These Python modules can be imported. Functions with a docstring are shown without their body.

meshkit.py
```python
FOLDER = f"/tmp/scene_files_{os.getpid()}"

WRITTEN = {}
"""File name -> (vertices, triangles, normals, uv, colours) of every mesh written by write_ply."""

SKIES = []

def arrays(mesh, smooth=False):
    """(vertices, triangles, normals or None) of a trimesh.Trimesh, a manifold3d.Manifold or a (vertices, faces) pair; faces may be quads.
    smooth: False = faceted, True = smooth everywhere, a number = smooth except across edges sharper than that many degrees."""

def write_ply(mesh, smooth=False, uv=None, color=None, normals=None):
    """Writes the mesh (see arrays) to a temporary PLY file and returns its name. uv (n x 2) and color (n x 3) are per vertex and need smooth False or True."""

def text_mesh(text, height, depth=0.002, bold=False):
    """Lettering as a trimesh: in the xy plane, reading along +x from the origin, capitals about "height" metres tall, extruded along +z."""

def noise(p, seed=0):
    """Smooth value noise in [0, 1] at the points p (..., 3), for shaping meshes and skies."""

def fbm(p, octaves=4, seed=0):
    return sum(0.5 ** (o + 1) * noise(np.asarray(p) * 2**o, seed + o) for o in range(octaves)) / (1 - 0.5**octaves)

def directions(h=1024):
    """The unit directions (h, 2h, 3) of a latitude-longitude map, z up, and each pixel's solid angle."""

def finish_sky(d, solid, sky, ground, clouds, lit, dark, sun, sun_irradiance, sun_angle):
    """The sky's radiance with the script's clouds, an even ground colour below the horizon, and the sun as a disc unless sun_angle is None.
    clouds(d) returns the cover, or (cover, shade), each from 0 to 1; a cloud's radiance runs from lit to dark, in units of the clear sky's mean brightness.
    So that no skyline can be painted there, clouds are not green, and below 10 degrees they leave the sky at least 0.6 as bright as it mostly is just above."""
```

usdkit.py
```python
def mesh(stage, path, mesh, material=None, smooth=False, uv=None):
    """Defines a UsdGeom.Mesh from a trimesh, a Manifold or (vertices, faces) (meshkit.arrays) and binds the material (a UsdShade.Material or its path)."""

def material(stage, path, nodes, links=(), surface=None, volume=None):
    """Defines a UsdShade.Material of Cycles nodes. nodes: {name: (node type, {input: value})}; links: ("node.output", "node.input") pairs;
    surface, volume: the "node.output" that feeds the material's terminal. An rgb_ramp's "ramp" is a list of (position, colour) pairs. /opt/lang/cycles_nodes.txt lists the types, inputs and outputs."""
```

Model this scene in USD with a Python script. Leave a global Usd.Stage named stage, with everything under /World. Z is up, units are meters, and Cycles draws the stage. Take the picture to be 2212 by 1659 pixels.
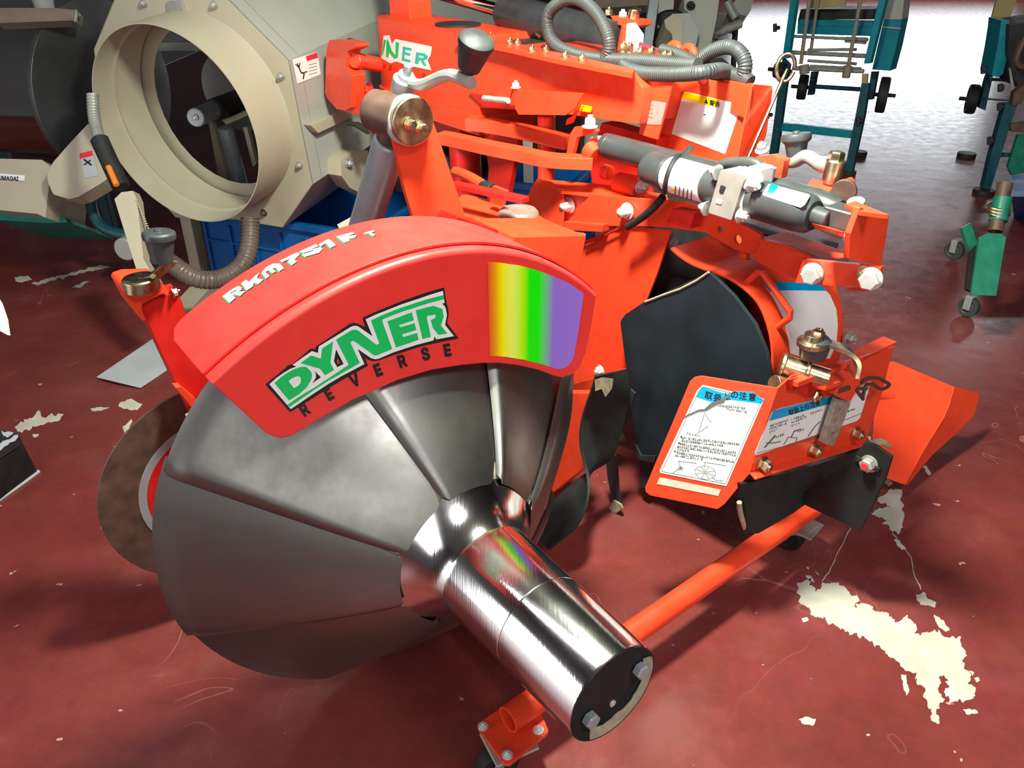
import math, glob, numpy as np, trimesh
import usdkit, meshkit
from pxr import Usd, UsdGeom, UsdLux, Gf, Sdf
from shapely.geometry import Polygon, MultiPolygon, Point, LineString, box as sbox
from shapely.ops import unary_union
from shapely import affinity

stage = Usd.Stage.CreateInMemory()
UsdGeom.Xform.Define(stage, '/World'); UsdGeom.Scope.Define(stage, '/World/Looks')
# ---------------------------------------------------------------- camera
F, CX, CY, H, TH = 1750., 1106., 829.5, 1.45, math.radians(30)
EXPOSURE = 0.0
cam = UsdGeom.Camera.Define(stage, '/World/camera')
cam.CreateHorizontalApertureAttr(36.0); cam.CreateFocalLengthAttr(F * 36.0 / 2212)
cam.CreateExposureAttr(EXPOSURE)
xf = UsdGeom.Xformable(cam); xf.AddTranslateOp().Set((0, 0, H)); xf.AddRotateXOp().Set(60.0)
# ---------------------------------------------------------------- light: door at the left, window at the far end, tube lamp, added fill lights
def rect_light(name, loc, w, h, power, color, target):
    l = UsdLux.RectLight.Define(stage, '/World/' + name)
    l.CreateWidthAttr(w); l.CreateHeightAttr(h); l.CreateIntensityAttr(power); l.CreateColorAttr(Gf.Vec3f(*color)); l.CreateNormalizeAttr(False)
    d = np.array(loc, float) - np.array(target, float); d /= np.linalg.norm(d)
    up = np.array([0, 0, 1.]) if abs(d[2]) < .95 else np.array([0, 1., 0])
    x = np.cross(up, d); x /= np.linalg.norm(x); y = np.cross(d, x)
    UsdGeom.Xformable(l).AddTransformOp().Set(Gf.Matrix4d(*x, 0, *y, 0, *d, 0, *map(float, loc), 1))
    return l
rect_light('added_key_light', (.05, 1.36, 2.1), 0.2, 0.2, 760, (1, 1.08, .88), (0.5, 1.8, .9))  # added lamp, stands in for a sunbeam on the machine's upper part
rect_light('tube_lamp', (-.95, 1.5, 3.1), 1.2, 0.07, 40, (.97, .98, 1), (-.9, 1.5, 0))
rect_light('added_front_fill', (1.5, -.8, 3.5), 0.8, 0.5, 48, (1, .98, .96), (.6, .8, .4))  # unseen fill added in front to light the face of the cover
rect_light('added_far_fill', (7.4, 12., 3.8), 1.2, 0.4, 30, (.95, .97, 1), (7.4, 12., 0))  # weak unseen lamp added to light the far background
rect_light('added_drum_streak_light', (-2.3, 2.4, 3.7), 0.08, 1.6, 22, (.97, .98, 1), (-2.3, 2.4, 0))  # added for a streak of light on the mirror drum
rect_light('door_light', (-3.75, -.4, 1.22), 2.3, 2.3, 4.2, (.95, .97, 1), (0, -.4, 1.22))
rect_light('added_near_fill', (1.4, -3.05, 2.2), 6.2, 1.9, 2.9, (1, .98, .97), (1.4, 0, 2.0))  # added frontal fill for the upright faces, shaped like a window
rect_light('window_light', (7.5, 18.4, 1.75), 5.6, 2.1, 7.0, (.9, .95, 1), (7.5, 0, 1.75))
dome = UsdLux.DomeLight.Define(stage, '/World/sky'); dome.CreateIntensityAttr(.6); dome.CreateColorAttr(Gf.Vec3f(.8, .88, 1))

# ---------------------------------------------------------------- pixel -> place helpers (the photograph is 2212 x 1659)
N_ = lambda v: np.asarray(v, float) / np.linalg.norm(v)
R_ = np.array([1., 0, 0]); U_ = np.array([0, math.sin(TH), math.cos(TH)]); W_ = np.array([0, math.cos(TH), -math.sin(TH)])
C_ = np.array([0, 0, H]); A = N_([-.598, .801, 0]); B = np.array([A[1], -A[0], 0]); Z = np.array([0, 0, 1.])
def ray(x, y): return W_ + (x - CX) / F * R_ - (y - CY) / F * U_
E_ = C_ + 1.19 * ray(1325, 1500); ZD = float(E_[2])            # centre of the polished drum's end, height of its axis
O_ = np.array([E_[0], E_[1], 0])
def m(a, b, z): return O_ + a * A + b * B + z * Z
def am(p): q = np.asarray(p) - O_; return np.array([q @ A, q @ B, q[2]])
def V(x, y, a=None, b=None, z=None, d=None, pl=None):
    r = ray(x, y)
    if d is not None: return C_ + d * r
    if pl is not None: n = pl[1]; return C_ + r * (((pl[0] - C_) @ n) / (r @ n))
    n, v = (A, a) if a is not None else (B, b) if b is not None else (Z, z)
    return C_ + r * ((v - (C_ - O_) @ n) / (r @ n))
def nrm(x, y, **k):
    if 'pl' in k: n = N_(k['pl'][1])
    else: n = A if 'a' in k else B if 'b' in k else Z if 'z' in k else W_
    return n if n @ ray(x, y) > 0 else -n
def K(ox, oy, s): return lambda *p: [(ox + p[i] / s, oy + p[i + 1] / s) for i in range(0, len(p), 2)]
def PX(*p): return [(p[i], p[i + 1]) for i in range(0, len(p), 2)]
# ---------------------------------------------------------------- mesh helpers
cat = trimesh.util.concatenate
def basis(n):
    n = N_(n); u = np.cross(n, Z if abs(n[2]) < .9 else R_); u = N_(u); return u, np.cross(n, u), n
def polys(g): return [] if g.is_empty else [p for p in getattr(g, 'geoms', [g]) if p.geom_type == 'Polygon' and p.area > 1e-10]
def rnd(p, r): return p.buffer(-r, quad_segs=5).buffer(r, quad_segs=5) if r else p
def flat(P, n, t, r=0, holes=()):
    """A plate: planar 3-D outline P, extruded t along n."""
    u, v, n = basis(n); P = np.asarray(P); o = P[0]
    sh = Polygon([((p - o) @ u, (p - o) @ v) for p in P]).buffer(0)
    if r: sh = rnd(sh, r)
    for c, hr in holes: sh = sh.difference(Point((c - o) @ u, (c - o) @ v).buffer(hr, quad_segs=8))
    ms = [trimesh.creation.extrude_polygon(q, t, engine='earcut') for q in polys(sh)]
    T = np.eye(4); T[:3, 0], T[:3, 1], T[:3, 2], T[:3, 3] = u, v, n, o
    me = cat(ms); me.apply_transform(T); return me
def plate(px, t, r=0, holes=(), flip=False, **k):
    P = [V(*p, **k) for p in px]; n = nrm(*px[0], **k) * (-1 if flip else 1)
    return flat(P, n, t, r, [(V(*c, **k), hr) for c, hr in holes])
def bx(c, sx, sy, sz, ax=R_, ay=None, az=Z, ch=.003):
    """A box with chamfered edges about c."""
    ay = np.cross(az, ax) if ay is None else ay
    s = np.array([sx, sy, sz]) / 2; ch = min(ch, s.min() * .6); pts = []
    for i in (-1, 1):
        for j in (-1, 1):
            for k in (-1, 1):
                for w in range(3):
                    q = s - ch; q[w] = s[w]; pts.append(q * (i, j, k))
    h = trimesh.convex.convex_hull(np.array(pts)); M = np.stack([N_(ax), N_(ay), N_(az)], 1)
    return trimesh.Trimesh(h.vertices @ M.T + c, h.faces, process=False)
def lathe(p, d, prof, n=40, seg=None):
    """Revolve (along d, radius) pairs."""
    u, v, d = basis(d); prof = np.array(prof, float); th = np.linspace(0, 2 * np.pi, n, endpoint=False)
    ring = np.outer(np.cos(th), u) + np.outer(np.sin(th), v)
    P = np.asarray(p) + prof[:, None, :1] * d + prof[:, None, 1:] * ring[None]
    k = len(prof); i, j = np.meshgrid(np.arange(k - 1), np.arange(n), indexing='ij'); j2 = (j + 1) % n
    q = np.stack([i * n + j, i * n + j2, (i + 1) * n + j2, (i + 1) * n + j], -1).reshape(-1, 4)
    return trimesh.Trimesh(P.reshape(-1, 3), np.vstack([q[:, [0, 2, 1]], q[:, [0, 3, 2]]]), process=False)
def rod(p0, p1, r, r1=None, n=24, ch=None):
    p0, p1 = np.asarray(p0, float), np.asarray(p1, float); L = np.linalg.norm(p1 - p0); r1 = r if r1 is None else r1; ch = min(r * .12, L * .1) if ch is None else ch
    return lathe(p0, p1 - p0, [(0, 0), (0, max(r - ch, 0)), (ch, r), (L - ch, r1), (L, max(r1 - ch, 0)), (L, 0)], n)
def pipe(p0, p1, r, wall=.004, n=36):
    L = np.linalg.norm(np.subtract(p1, p0)); return lathe(p0, np.subtract(p1, p0), [(0, r - wall), (0, r), (L, r), (L, r - wall), (0, r - wall)], n)
def spline(P, k=10):
    from scipy.interpolate import CubicSpline
    P = np.asarray(P, float); s = np.r_[0, np.cumsum(np.linalg.norm(np.diff(P, axis=0), axis=1))]
    return CubicSpline(s, P)(np.linspace(0, s[-1], k * (len(P) - 1) + 1))
def tube(P, r, n=12, smooth=10, rib=0, cap=True, closed=False):
    P = spline(P, smooth) if smooth and len(P) > 2 else np.asarray(P, float)
    if rib:
        s = np.r_[0, np.cumsum(np.linalg.norm(np.diff(P, axis=0), axis=1))]; k = int(s[-1] / rib * 4); t = np.linspace(0, s[-1], k)
        P = np.stack([np.interp(t, s, P[:, i]) for i in range(3)], 1); rr = r * (1 + .045 * np.where(np.arange(k) % 4 < 2, 1, -1))
    else: rr = np.full(len(P), r) if np.ndim(r) == 0 else np.interp(np.linspace(0, 1, len(P)), np.linspace(0, 1, len(r)), r)
    T = np.gradient(P, axis=0); T /= np.linalg.norm(T, axis=1, keepdims=True)
    u = basis(T[0])[0]; V_ = []
    th = np.linspace(0, 2 * np.pi, n, endpoint=False)
    for p, t, q in zip(P, T, rr):
        u = N_(u - (u @ t) * t); w = np.cross(t, u); V_.append(p + q * (np.outer(np.cos(th), u) + np.outer(np.sin(th), w)))
    k = len(P); i, j = np.meshgrid(np.arange(k - 1), np.arange(n), indexing='ij'); j2 = (j + 1) % n
    f = np.stack([i * n + j, i * n + j2, (i + 1) * n + j2, (i + 1) * n + j], -1).reshape(-1, 4); f = np.vstack([f[:, [0, 1, 2]], f[:, [0, 2, 3]]])
    V_ = np.vstack(V_ + [P[:1], P[-1:]]); c0, c1 = len(V_) - 2, len(V_) - 1; a = np.arange(n); b = (a + 1) % n
    f = np.vstack([f, np.stack([b, a, np.full(n, c0)], 1), np.stack([(k - 1) * n + a, (k - 1) * n + b, np.full(n, c1)], 1)])
    return trimesh.Trimesh(V_, f, process=False)
def sheet(G, t, up=None):
    """A bent sheet: grid of points G (n, m, 3) with thickness t (split along its normals)."""
    G = np.asarray(G, float); n, k = G.shape[:2]
    nn = np.cross(np.gradient(G, axis=0), np.gradient(G, axis=1)); nn /= np.linalg.norm(nn, axis=2, keepdims=True) + 1e-12
    P = np.vstack([(G + nn * t / 2).reshape(-1, 3), (G - nn * t / 2).reshape(-1, 3)]); o = n * k
    q = [(i * k + j, i * k + j + 1, (i + 1) * k + j + 1, (i + 1) * k + j) for i in range(n - 1) for j in range(k - 1)]
    f = []
    for a, b, c, d in q: f += [(a, c, b), (a, d, c), (a + o, b + o, c + o), (a + o, c + o, d + o)]
    ed = [(j, j + 1) for j in range(k - 1)] + [((n - 1) * k + j + 1, (n - 1) * k + j) for j in range(k - 1)] + [((i + 1) * k, i * k) for i in range(n - 1)] + [(i * k + k - 1, (i + 1) * k + k - 1) for i in range(n - 1)]
    for a, b in ed: f += [(a, b, b + o), (a, b + o, a + o)]
    return trimesh.Trimesh(P, np.array(f), process=False)
def loft(c0, c1, k=2): return np.stack([np.asarray(c0) * (1 - t) + np.asarray(c1) * t for t in np.linspace(0, 1, k)], 1)
def hexa(p, d, r, h, n=6, dome=True):
    return lathe(p, d, [(0, 0), (0, r * .96), (h * .12, r), (h * .8, r), (h, r * .82), (h, 0)], n)
def bolt(p, d, r=.011, washer=1.35, h=None, tip=True):
    h = r * 1.1 if h is None else h; d = N_(d); ms = []
    if washer: ms.append(rod(p, p + d * r * .22, r * washer, n=20))
    ms.append(hexa(p + d * r * .2, d, r, h))
    if tip: ms.append(rod(p + d * h, p + d * (h + r * .7), r * .48, n=14))
    return cat(ms)
# ---------------------------------------------------------------- lettering
FONTS = {}
def glyph(text, h, bold=0, cjk=False):
    """Outline of a short text as a shapely shape, capitals h tall, y up, origin at left of the baseline."""
    from PIL import Image, ImageDraw, ImageFont
    name = 'Noto Sans CJK Regular.woff2' if cjk else 'Inter.woff2'
    if name not in FONTS: FONTS[name] = ImageFont.truetype(glob.glob('/opt/blender-*/*/datafiles/fonts/' + name)[0], 96)
    f = FONTS[name]; x0, y0, x1, y1 = f.getbbox(text, anchor='ls', stroke_width=bold)
    im = Image.new('L', (x1 - x0 + 8, y1 - y0 + 8)); ImageDraw.Draw(im).text((4 - x0, 4 - y0), text, 255, f, anchor='ls', stroke_width=bold)
    on = np.pad(np.asarray(im) > 127, ((0, 0), (1, 1))).astype(np.int8)
    r, s = np.nonzero(np.diff(on, axis=1) == 1); e = np.nonzero(np.diff(on, axis=1) == -1)[1]
    g = unary_union([sbox(a, -q - 1, b, -q) for q, a, b in zip(r, s, e)]).buffer(.6).buffer(-.6).simplify(.7); k = h / (80. if cjk else 70.)
    return affinity.affine_transform(g, [k, 0, 0, k, -4 * k, (4 - y0) * k])
def ptext(text, x, y, h, ang=0, bold=0, cjk=False, sx=1., shear=0):
    """The same in picture pixels (y down), from (x, y), turned ang degrees counter-clockwise, for print that lies on a surface."""
    g = affinity.scale(glyph(text, h, bold, cjk), sx, 1, origin=(0, 0)); g = affinity.skew(g, shear, 0, origin=(0, 0)); g = affinity.rotate(g, ang, origin=(0, 0))
    return affinity.translate(affinity.scale(g, 1, -1, origin=(0, 0)), x, y)
def P_(pts, holes=()): return Polygon(pts, holes).buffer(0)
def decal(shape, fn, t=.0006, off=.0005, maxe=None):
    """Flat print: a shape in pixels laid on the surface fn(x, y) -> (point, outward normal), standing off + t proud of it."""
    out = []
    for g in polys(shape):
        if maxe: g = g.segmentize(maxe)
        v, f = trimesh.creation.triangulate_polygon(g, engine='earcut')
        if maxe:
            mm = trimesh.Trimesh(np.c_[v, v[:, 0] * 0], f, process=False)
            vv, f = trimesh.remesh.subdivide_to_size(mm.vertices, mm.faces, maxe * 1.5); mm = trimesh.Trimesh(vv, f); v, f = mm.vertices[:, :2], mm.faces
        pn = [fn(*p) for p in v]; P = np.array([p for p, n in pn]); N = np.array([n for p, n in pn])
        tri = P[f]; s = np.einsum('ij,ij->i', np.cross(tri[:, 1] - tri[:, 0], tri[:, 2] - tri[:, 0]), N[f[:, 0]]); f = np.where((s < 0)[:, None], f[:, ::-1], f)
        e = np.sort(f[:, [0, 1, 1, 2, 2, 0]].reshape(-1, 2), 1); E, c = np.unique(e, axis=0, return_counts=True); k = len(P)
        dirn = {(a, b) for a, b in f[:, [0, 1, 1, 2, 2, 0]].reshape(-1, 2)}
        side = []
        for a, b in E[c == 1]:
            if (a, b) not in dirn: a, b = b, a
            side += [(a, a + k, b + k), (a, b + k, b)]
        out.append(trimesh.Trimesh(np.vstack([P + N * (off + t), P + N * off]), np.vstack([f, np.array(side).reshape(-1, 3)]), process=False))
    return cat(out)
def onpl(**k):
    def fn(x, y): return V(x, y, **k), -nrm(x, y, **k)
    return fn
# ---------------------------------------------------------------- stage helpers
USED = {}
def numbered(path):
    k = USED.get(path, 0); USED[path] = k + 1; return path if not k else f'{path}_{k:03d}'
BASE = {}
def keys(prim, **k):
    for n, v in k.items():
        if v: prim.SetCustomDataByKey(n, v)
def thing(name, label, category, base, group=None):
    path = numbered('/World/' + name); x = UsdGeom.Xform.Define(stage, path); base = np.asarray(base, float)
    x.AddTranslateOp().Set(Gf.Vec3d(*base)); BASE[path] = base
    keys(x.GetPrim(), label=label, category=category, group=group); return path
def part(parent, name, mesh, mat, label=None, smooth=35, kind=None):
    """One mesh under its thing (or under one of its parts)."""
    mesh = cat(mesh) if isinstance(mesh, (list, tuple)) else mesh
    top = '/'.join(parent.split('/')[:3]); path = numbered(parent + '/' + name)
    v, f, n = meshkit.arrays(mesh, smooth)
    me = usdkit.mesh(stage, path, (v - BASE[top], f), mat)
    if n is not None: me.CreateNormalsAttr(n.astype(np.float32)); me.SetNormalsInterpolation('vertex')
    keys(me.GetPrim(), label=label, kind=kind); return path
def single(name, label, category, mesh, mat, group=None, smooth=35):
    mesh = cat(mesh) if isinstance(mesh, (list, tuple)) else mesh
    path = numbered('/World/' + name); keys(usdkit.mesh(stage, path, mesh, mat, smooth=smooth).GetPrim(), label=label, category=category, group=group); return path
def structure(name, mesh, mat, label=None):
    path = '/World/' + name; BASE[path] = np.zeros(3); keys(usdkit.mesh(stage, path, mesh, mat, smooth=False).GetPrim(), kind='structure', label=label); return path
# ---------------------------------------------------------------- materials
def mat(name, nodes, links, surface='p.BSDF'): return usdkit.material(stage, '/World/Looks/' + name, nodes, links, surface=surface)
def plain(name, col, rough=.45, metal=0, spec=.5, bev=.0015, var=.12, scale=18, coat=0, bump=0):
    """Paint, rubber or metal: slight mottling of the tone and the gloss, edges rounded by the bevel node."""
    c = np.array(col)
    nodes = {'g': ('geometry', {}), 'n': ('noise_texture', {'scale': scale, 'detail': 5.0}), 'r': ('rgb_ramp', {'ramp': [(.25, tuple(c * (1 - var))), (.75, tuple(np.minimum(c * (1 + var), 1)))]}),
             'q': ('map_range', {'from_min': .3, 'from_max': .7, 'to_min': max(rough - .08, .02), 'to_max': rough + .08}),
             'p': ('principled_bsdf', {'metallic': metal, 'specular_ior_level': spec, 'coat_weight': coat, 'coat_roughness': .1})}
    links = [('g.position', 'n.vector'), ('n.fac', 'r.fac'), ('r.color', 'p.base_color'), ('n.fac', 'q.value'), ('q.result', 'p.roughness')]
    if bev: nodes['b'] = ('bevel', {'samples': 4, 'radius': bev})
    if bump:
        nodes['u'] = ('bump', {'strength': bump, 'distance': .002}); nodes['f'] = ('noise_texture', {'scale': 220., 'detail': 3.}); links += [('g.position', 'f.vector'), ('f.fac', 'u.height'), ('u.normal', 'p.normal')]
        if bev: links.append(('b.bevel', 'u.normal'))
    elif bev: links.append(('b.bevel', 'p.normal'))
    return mat(name, nodes, links)
RED = plain('red_paint', (.8, .06, .02), .34, var=.06, bev=.002)
CRED = plain('cover_red', (.8, .036, .03), .42, var=.04, bev=.003)
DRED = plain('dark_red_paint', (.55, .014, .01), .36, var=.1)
BLACK = plain('black_rubber', (.013, .014, .015), .6, var=.3, spec=.3)
SHEET = plain('blue_black_rubber_sheet', (.009, .015, .022), .6, var=.25, scale=9, spec=.3)
GREY = plain('grey_plastic', (.042, .046, .05), .4, var=.15)
CONDUIT = plain('grey_conduit', (.05, .052, .055), .5)
WHITE = plain('white_print', (.82, .82, .8), .35, var=.02, bev=0)
BLACKP = plain('black_print', (.012, .012, .014), .4, var=.05, bev=0)
GREYP = plain('grey_print', (.12, .125, .125), .45, var=.2, bev=0)
GREEN = plain('green_print', (.0, .52, .12), .35, var=.02, bev=0)
BLUEP = plain('blue_print', (.0, .33, .66), .35, var=.03, bev=0)
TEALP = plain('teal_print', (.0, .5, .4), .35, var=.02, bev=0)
YELLOW = plain('yellow_print', (.85, .55, .0), .4, var=.02, bev=0)
REDP = plain('red_print', (.7, .03, .05), .4, var=.02, bev=0)
CREAMP = plain('cream_label', (.62, .58, .48), .5, var=.12, scale=40, bev=0)
ZINC = plain('zinc', (.75, .75, .74), .3, metal=.55, var=.1)
GOLD = plain('yellow_zinc', (.62, .53, .34), .3, metal=1, var=.15, scale=40)
GALV = plain('galvanised_tube', (.36, .4, .43), .38, metal=.35, var=.1, scale=12)
ALU = plain('cast_aluminium', (.33, .33, .31), .45, metal=.3, var=.1, scale=30)
BEIGE = plain('beige_paint', (.43, .385, .29), .5, var=.05, scale=6)
BEIGEG = plain('grey_beige_paint', (.36, .365, .33), .5, var=.05, scale=6)
TEAL = plain('teal_paint', (.0, .2, .27), .4, var=.1)
DTEAL = plain('dark_teal_paint', (.005, .06, .08), .45, var=.2)
TGREEN = plain('green_paint', (.01, .16, .1), .42, var=.2)
BLUE = plain('blue_crate_plastic', (.0, .085, .32), .4, var=.12, scale=8)
HOSEM = plain('brown_hose', (.13, .095, .08), .4, var=.15)
ROPE = plain('brown_strap', (.22, .18, .14), .7, var=.2)
RUST = plain('rusty_steel', (.11, .06, .045), .55, metal=.3, var=.35, scale=30)
DARK = plain('dark_steel_and_shade', (.022, .022, .024), .55, var=.2, spec=.35)  # near-black for dark parts, and for shade painted into recesses
MUD = plain('dried_mud', (.3, .25, .17), .85, var=.3, scale=60, bev=0)
CHROME = plain('mirror_steel', (.62, .64, .64), .06, metal=1, var=.04, scale=3)
PAPER = plain('grey_paper', (.42, .44, .48), .6, var=.06, scale=10)
TAN = plain('tan_cut_edge', (.36, .3, .2), .7, var=.2, scale=60)
WOOD = plain('cardboard', (.34, .26, .12), .7, var=.1)
# ground steel of the drum: fine turned lines round the axis, soft smears
def steel(name, col, r0, r1, brush, dirt):
    nodes = {'g': ('geometry', {}), 'n': ('noise_texture', {'scale': 7., 'detail': 8., 'roughness': .65}), 'mp': ('mapping', {'rotation': (0, 0, -math.atan2(A[1], A[0])), 'scale': (brush, 1, 1)}),
             'f': ('noise_texture', {'scale': 6., 'detail': 3.}), 'r': ('rgb_ramp', {'ramp': [(.3, tuple(np.array(col) * (1 - dirt))), (.62, col)]}),
             'q': ('map_range', {'from_min': .3, 'from_max': .7, 'to_min': r1, 'to_max': r0}), 'u': ('bump', {'strength': .12, 'distance': .001}), 'p': ('principled_bsdf', {'metallic': 1.})}
    return mat(name, nodes, [('g.position', 'n.vector'), ('g.position', 'mp.vector'), ('mp.vector', 'f.vector'), ('n.fac', 'r.fac'), ('r.color', 'p.base_color'), ('n.fac', 'q.value'), ('q.result', 'p.roughness'), ('f.fac', 'u.height'), ('u.normal', 'p.normal')])
POLISH = steel('polished_steel', (.72, .71, .7), .1, .17, 60., .06)
CONE = steel('worn_steel', (.27, .266, .25), .34, .48, 8., .35)
# rainbow sticker: holographic sheen painted in as fixed colour bands along B
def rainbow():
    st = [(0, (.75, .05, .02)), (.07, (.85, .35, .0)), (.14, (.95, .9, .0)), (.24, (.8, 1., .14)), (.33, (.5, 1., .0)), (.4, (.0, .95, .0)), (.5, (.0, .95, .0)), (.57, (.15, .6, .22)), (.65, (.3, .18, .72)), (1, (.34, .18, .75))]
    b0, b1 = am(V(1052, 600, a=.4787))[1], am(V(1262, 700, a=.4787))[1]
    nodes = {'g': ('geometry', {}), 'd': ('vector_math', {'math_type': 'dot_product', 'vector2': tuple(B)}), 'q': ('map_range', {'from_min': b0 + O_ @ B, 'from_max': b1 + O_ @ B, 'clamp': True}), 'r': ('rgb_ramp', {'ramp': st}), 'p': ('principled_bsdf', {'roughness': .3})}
    return mat('rainbow_sheen', nodes, [('g.position', 'd.vector1'), ('d.value', 'q.value'), ('q.result', 'r.fac'), ('r.color', 'p.base_color')])
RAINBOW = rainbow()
# red painted concrete floor: clouded, scuffed, with small flakes gone
def floor_mat():
    nodes = {'g': ('geometry', {}), 'n': ('noise_texture', {'scale': 1.6, 'detail': 7., 'roughness': .6}), 'r': ('rgb_ramp', {'ramp': [(.3, (.13, .022, .02)), (.5, (.18, .033, .03)), (.72, (.245, .065, .06))]}),
             's': ('noise_texture', {'scale': 14., 'detail': 8., 'roughness': .7}), 'k': ('mix', {'mix_type': 'overlay', 'fac': .35}),
             'v': ('noise_texture', {'scale': 21., 'detail': 4., 'roughness': .5}), 'vc': ('map_range', {'from_min': .705, 'from_max': .72, 'clamp': True}), 'chip': ('mix', {'color2': (.5, .3, .25)}),
             'w': ('noise_texture', {'scale': 3.5, 'detail': 2., 'distortion': 1.2}), 'wa': ('math', {'math_type': 'subtract', 'value2': .5}), 'wb': ('math', {'math_type': 'absolute'}), 'wc': ('map_range', {'from_min': 0., 'from_max': .0035, 'to_min': .4, 'to_max': 0., 'clamp': True}),
             'wm': ('noise_texture', {'scale': 2.}), 'wn': ('map_range', {'from_min': .52, 'from_max': .6, 'clamp': True}), 'wx': ('math', {'math_type': 'multiply'}), 'bn': ('noise_texture', {'scale': 5., 'detail': 2.}), 'scr': ('mix', {'color2': (.5, .26, .22)}),
             'q': ('map_range', {'from_min': .3, 'from_max': .7, 'to_min': .2, 'to_max': .36}), 'u': ('bump', {'strength': .25, 'distance': .006}), 'p': ('principled_bsdf', {'specular_ior_level': .55})}
    L = [('g.position', x + '.vector') for x in 'nsvw'] + [('g.position', 'wm.vector'), ('n.fac', 'r.fac'), ('r.color', 'k.color1'), ('s.color', 'k.color2'), ('k.color', 'chip.color1'), ('v.fac', 'vc.value'), ('vc.result', 'chip.fac'),
         ('w.fac', 'wa.value1'), ('wa.value', 'wb.value1'), ('wb.value', 'wc.value'), ('wm.fac', 'wn.value'), ('wc.result', 'wx.value1'), ('wn.result', 'wx.value2'), ('wx.value', 'scr.fac'), ('chip.color', 'scr.color1'),
         ('scr.color', 'p.base_color'), ('s.fac', 'q.value'), ('q.result', 'p.roughness'), ('bn.fac', 'u.height'), ('g.position', 'bn.vector'), ('u.normal', 'p.normal')]
    return mat('red_floor_paint', nodes, L)
FLOOR = floor_mat()
CONCRETE = plain('bare_concrete', (.5, .47, .4), .75, var=.18, scale=14, bev=0, bump=.3)
WALL = plain('grey_wall', (.16, .16, .165), .8, var=.06, scale=2, bev=0)
CEIL = plain('dark_ceiling', (.06, .06, .065), .85, var=.1, scale=2, bev=0)
FRAMEM = plain('window_frame_paint', (.4, .4, .4), .5, var=.05)
# ================================================================ the room
X0, X1, Y0, Y1, ZC = -3.9, 11., -3.2, 18.6, 3.9
def slab(x0, x1, y0, y1, z0, z1): return bx(((x0 + x1) / 2, (y0 + y1) / 2, (z0 + z1) / 2), x1 - x0, y1 - y0, z1 - z0, ch=.0005)
structure('floor', slab(X0, X1, Y0, Y1, -.1, 0), FLOOR, 'glossy red painted concrete floor')
structure('ceiling', slab(X0, X1, Y0, Y1, ZC, ZC + .1), CEIL)
structure('wall_left', slab(X0 - .1, X0, Y0, Y1, 0, ZC), WALL)
structure('wall_right', slab(X1, X1 + .1, Y0, Y1, 0, ZC), WALL)
structure('wall_near', slab(X0, X1, Y0 - .1, Y0, 0, ZC), WALL)
structure('wall_far', slab(X0, X1, Y1, Y1 + .1, 0, ZC), WALL)
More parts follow.
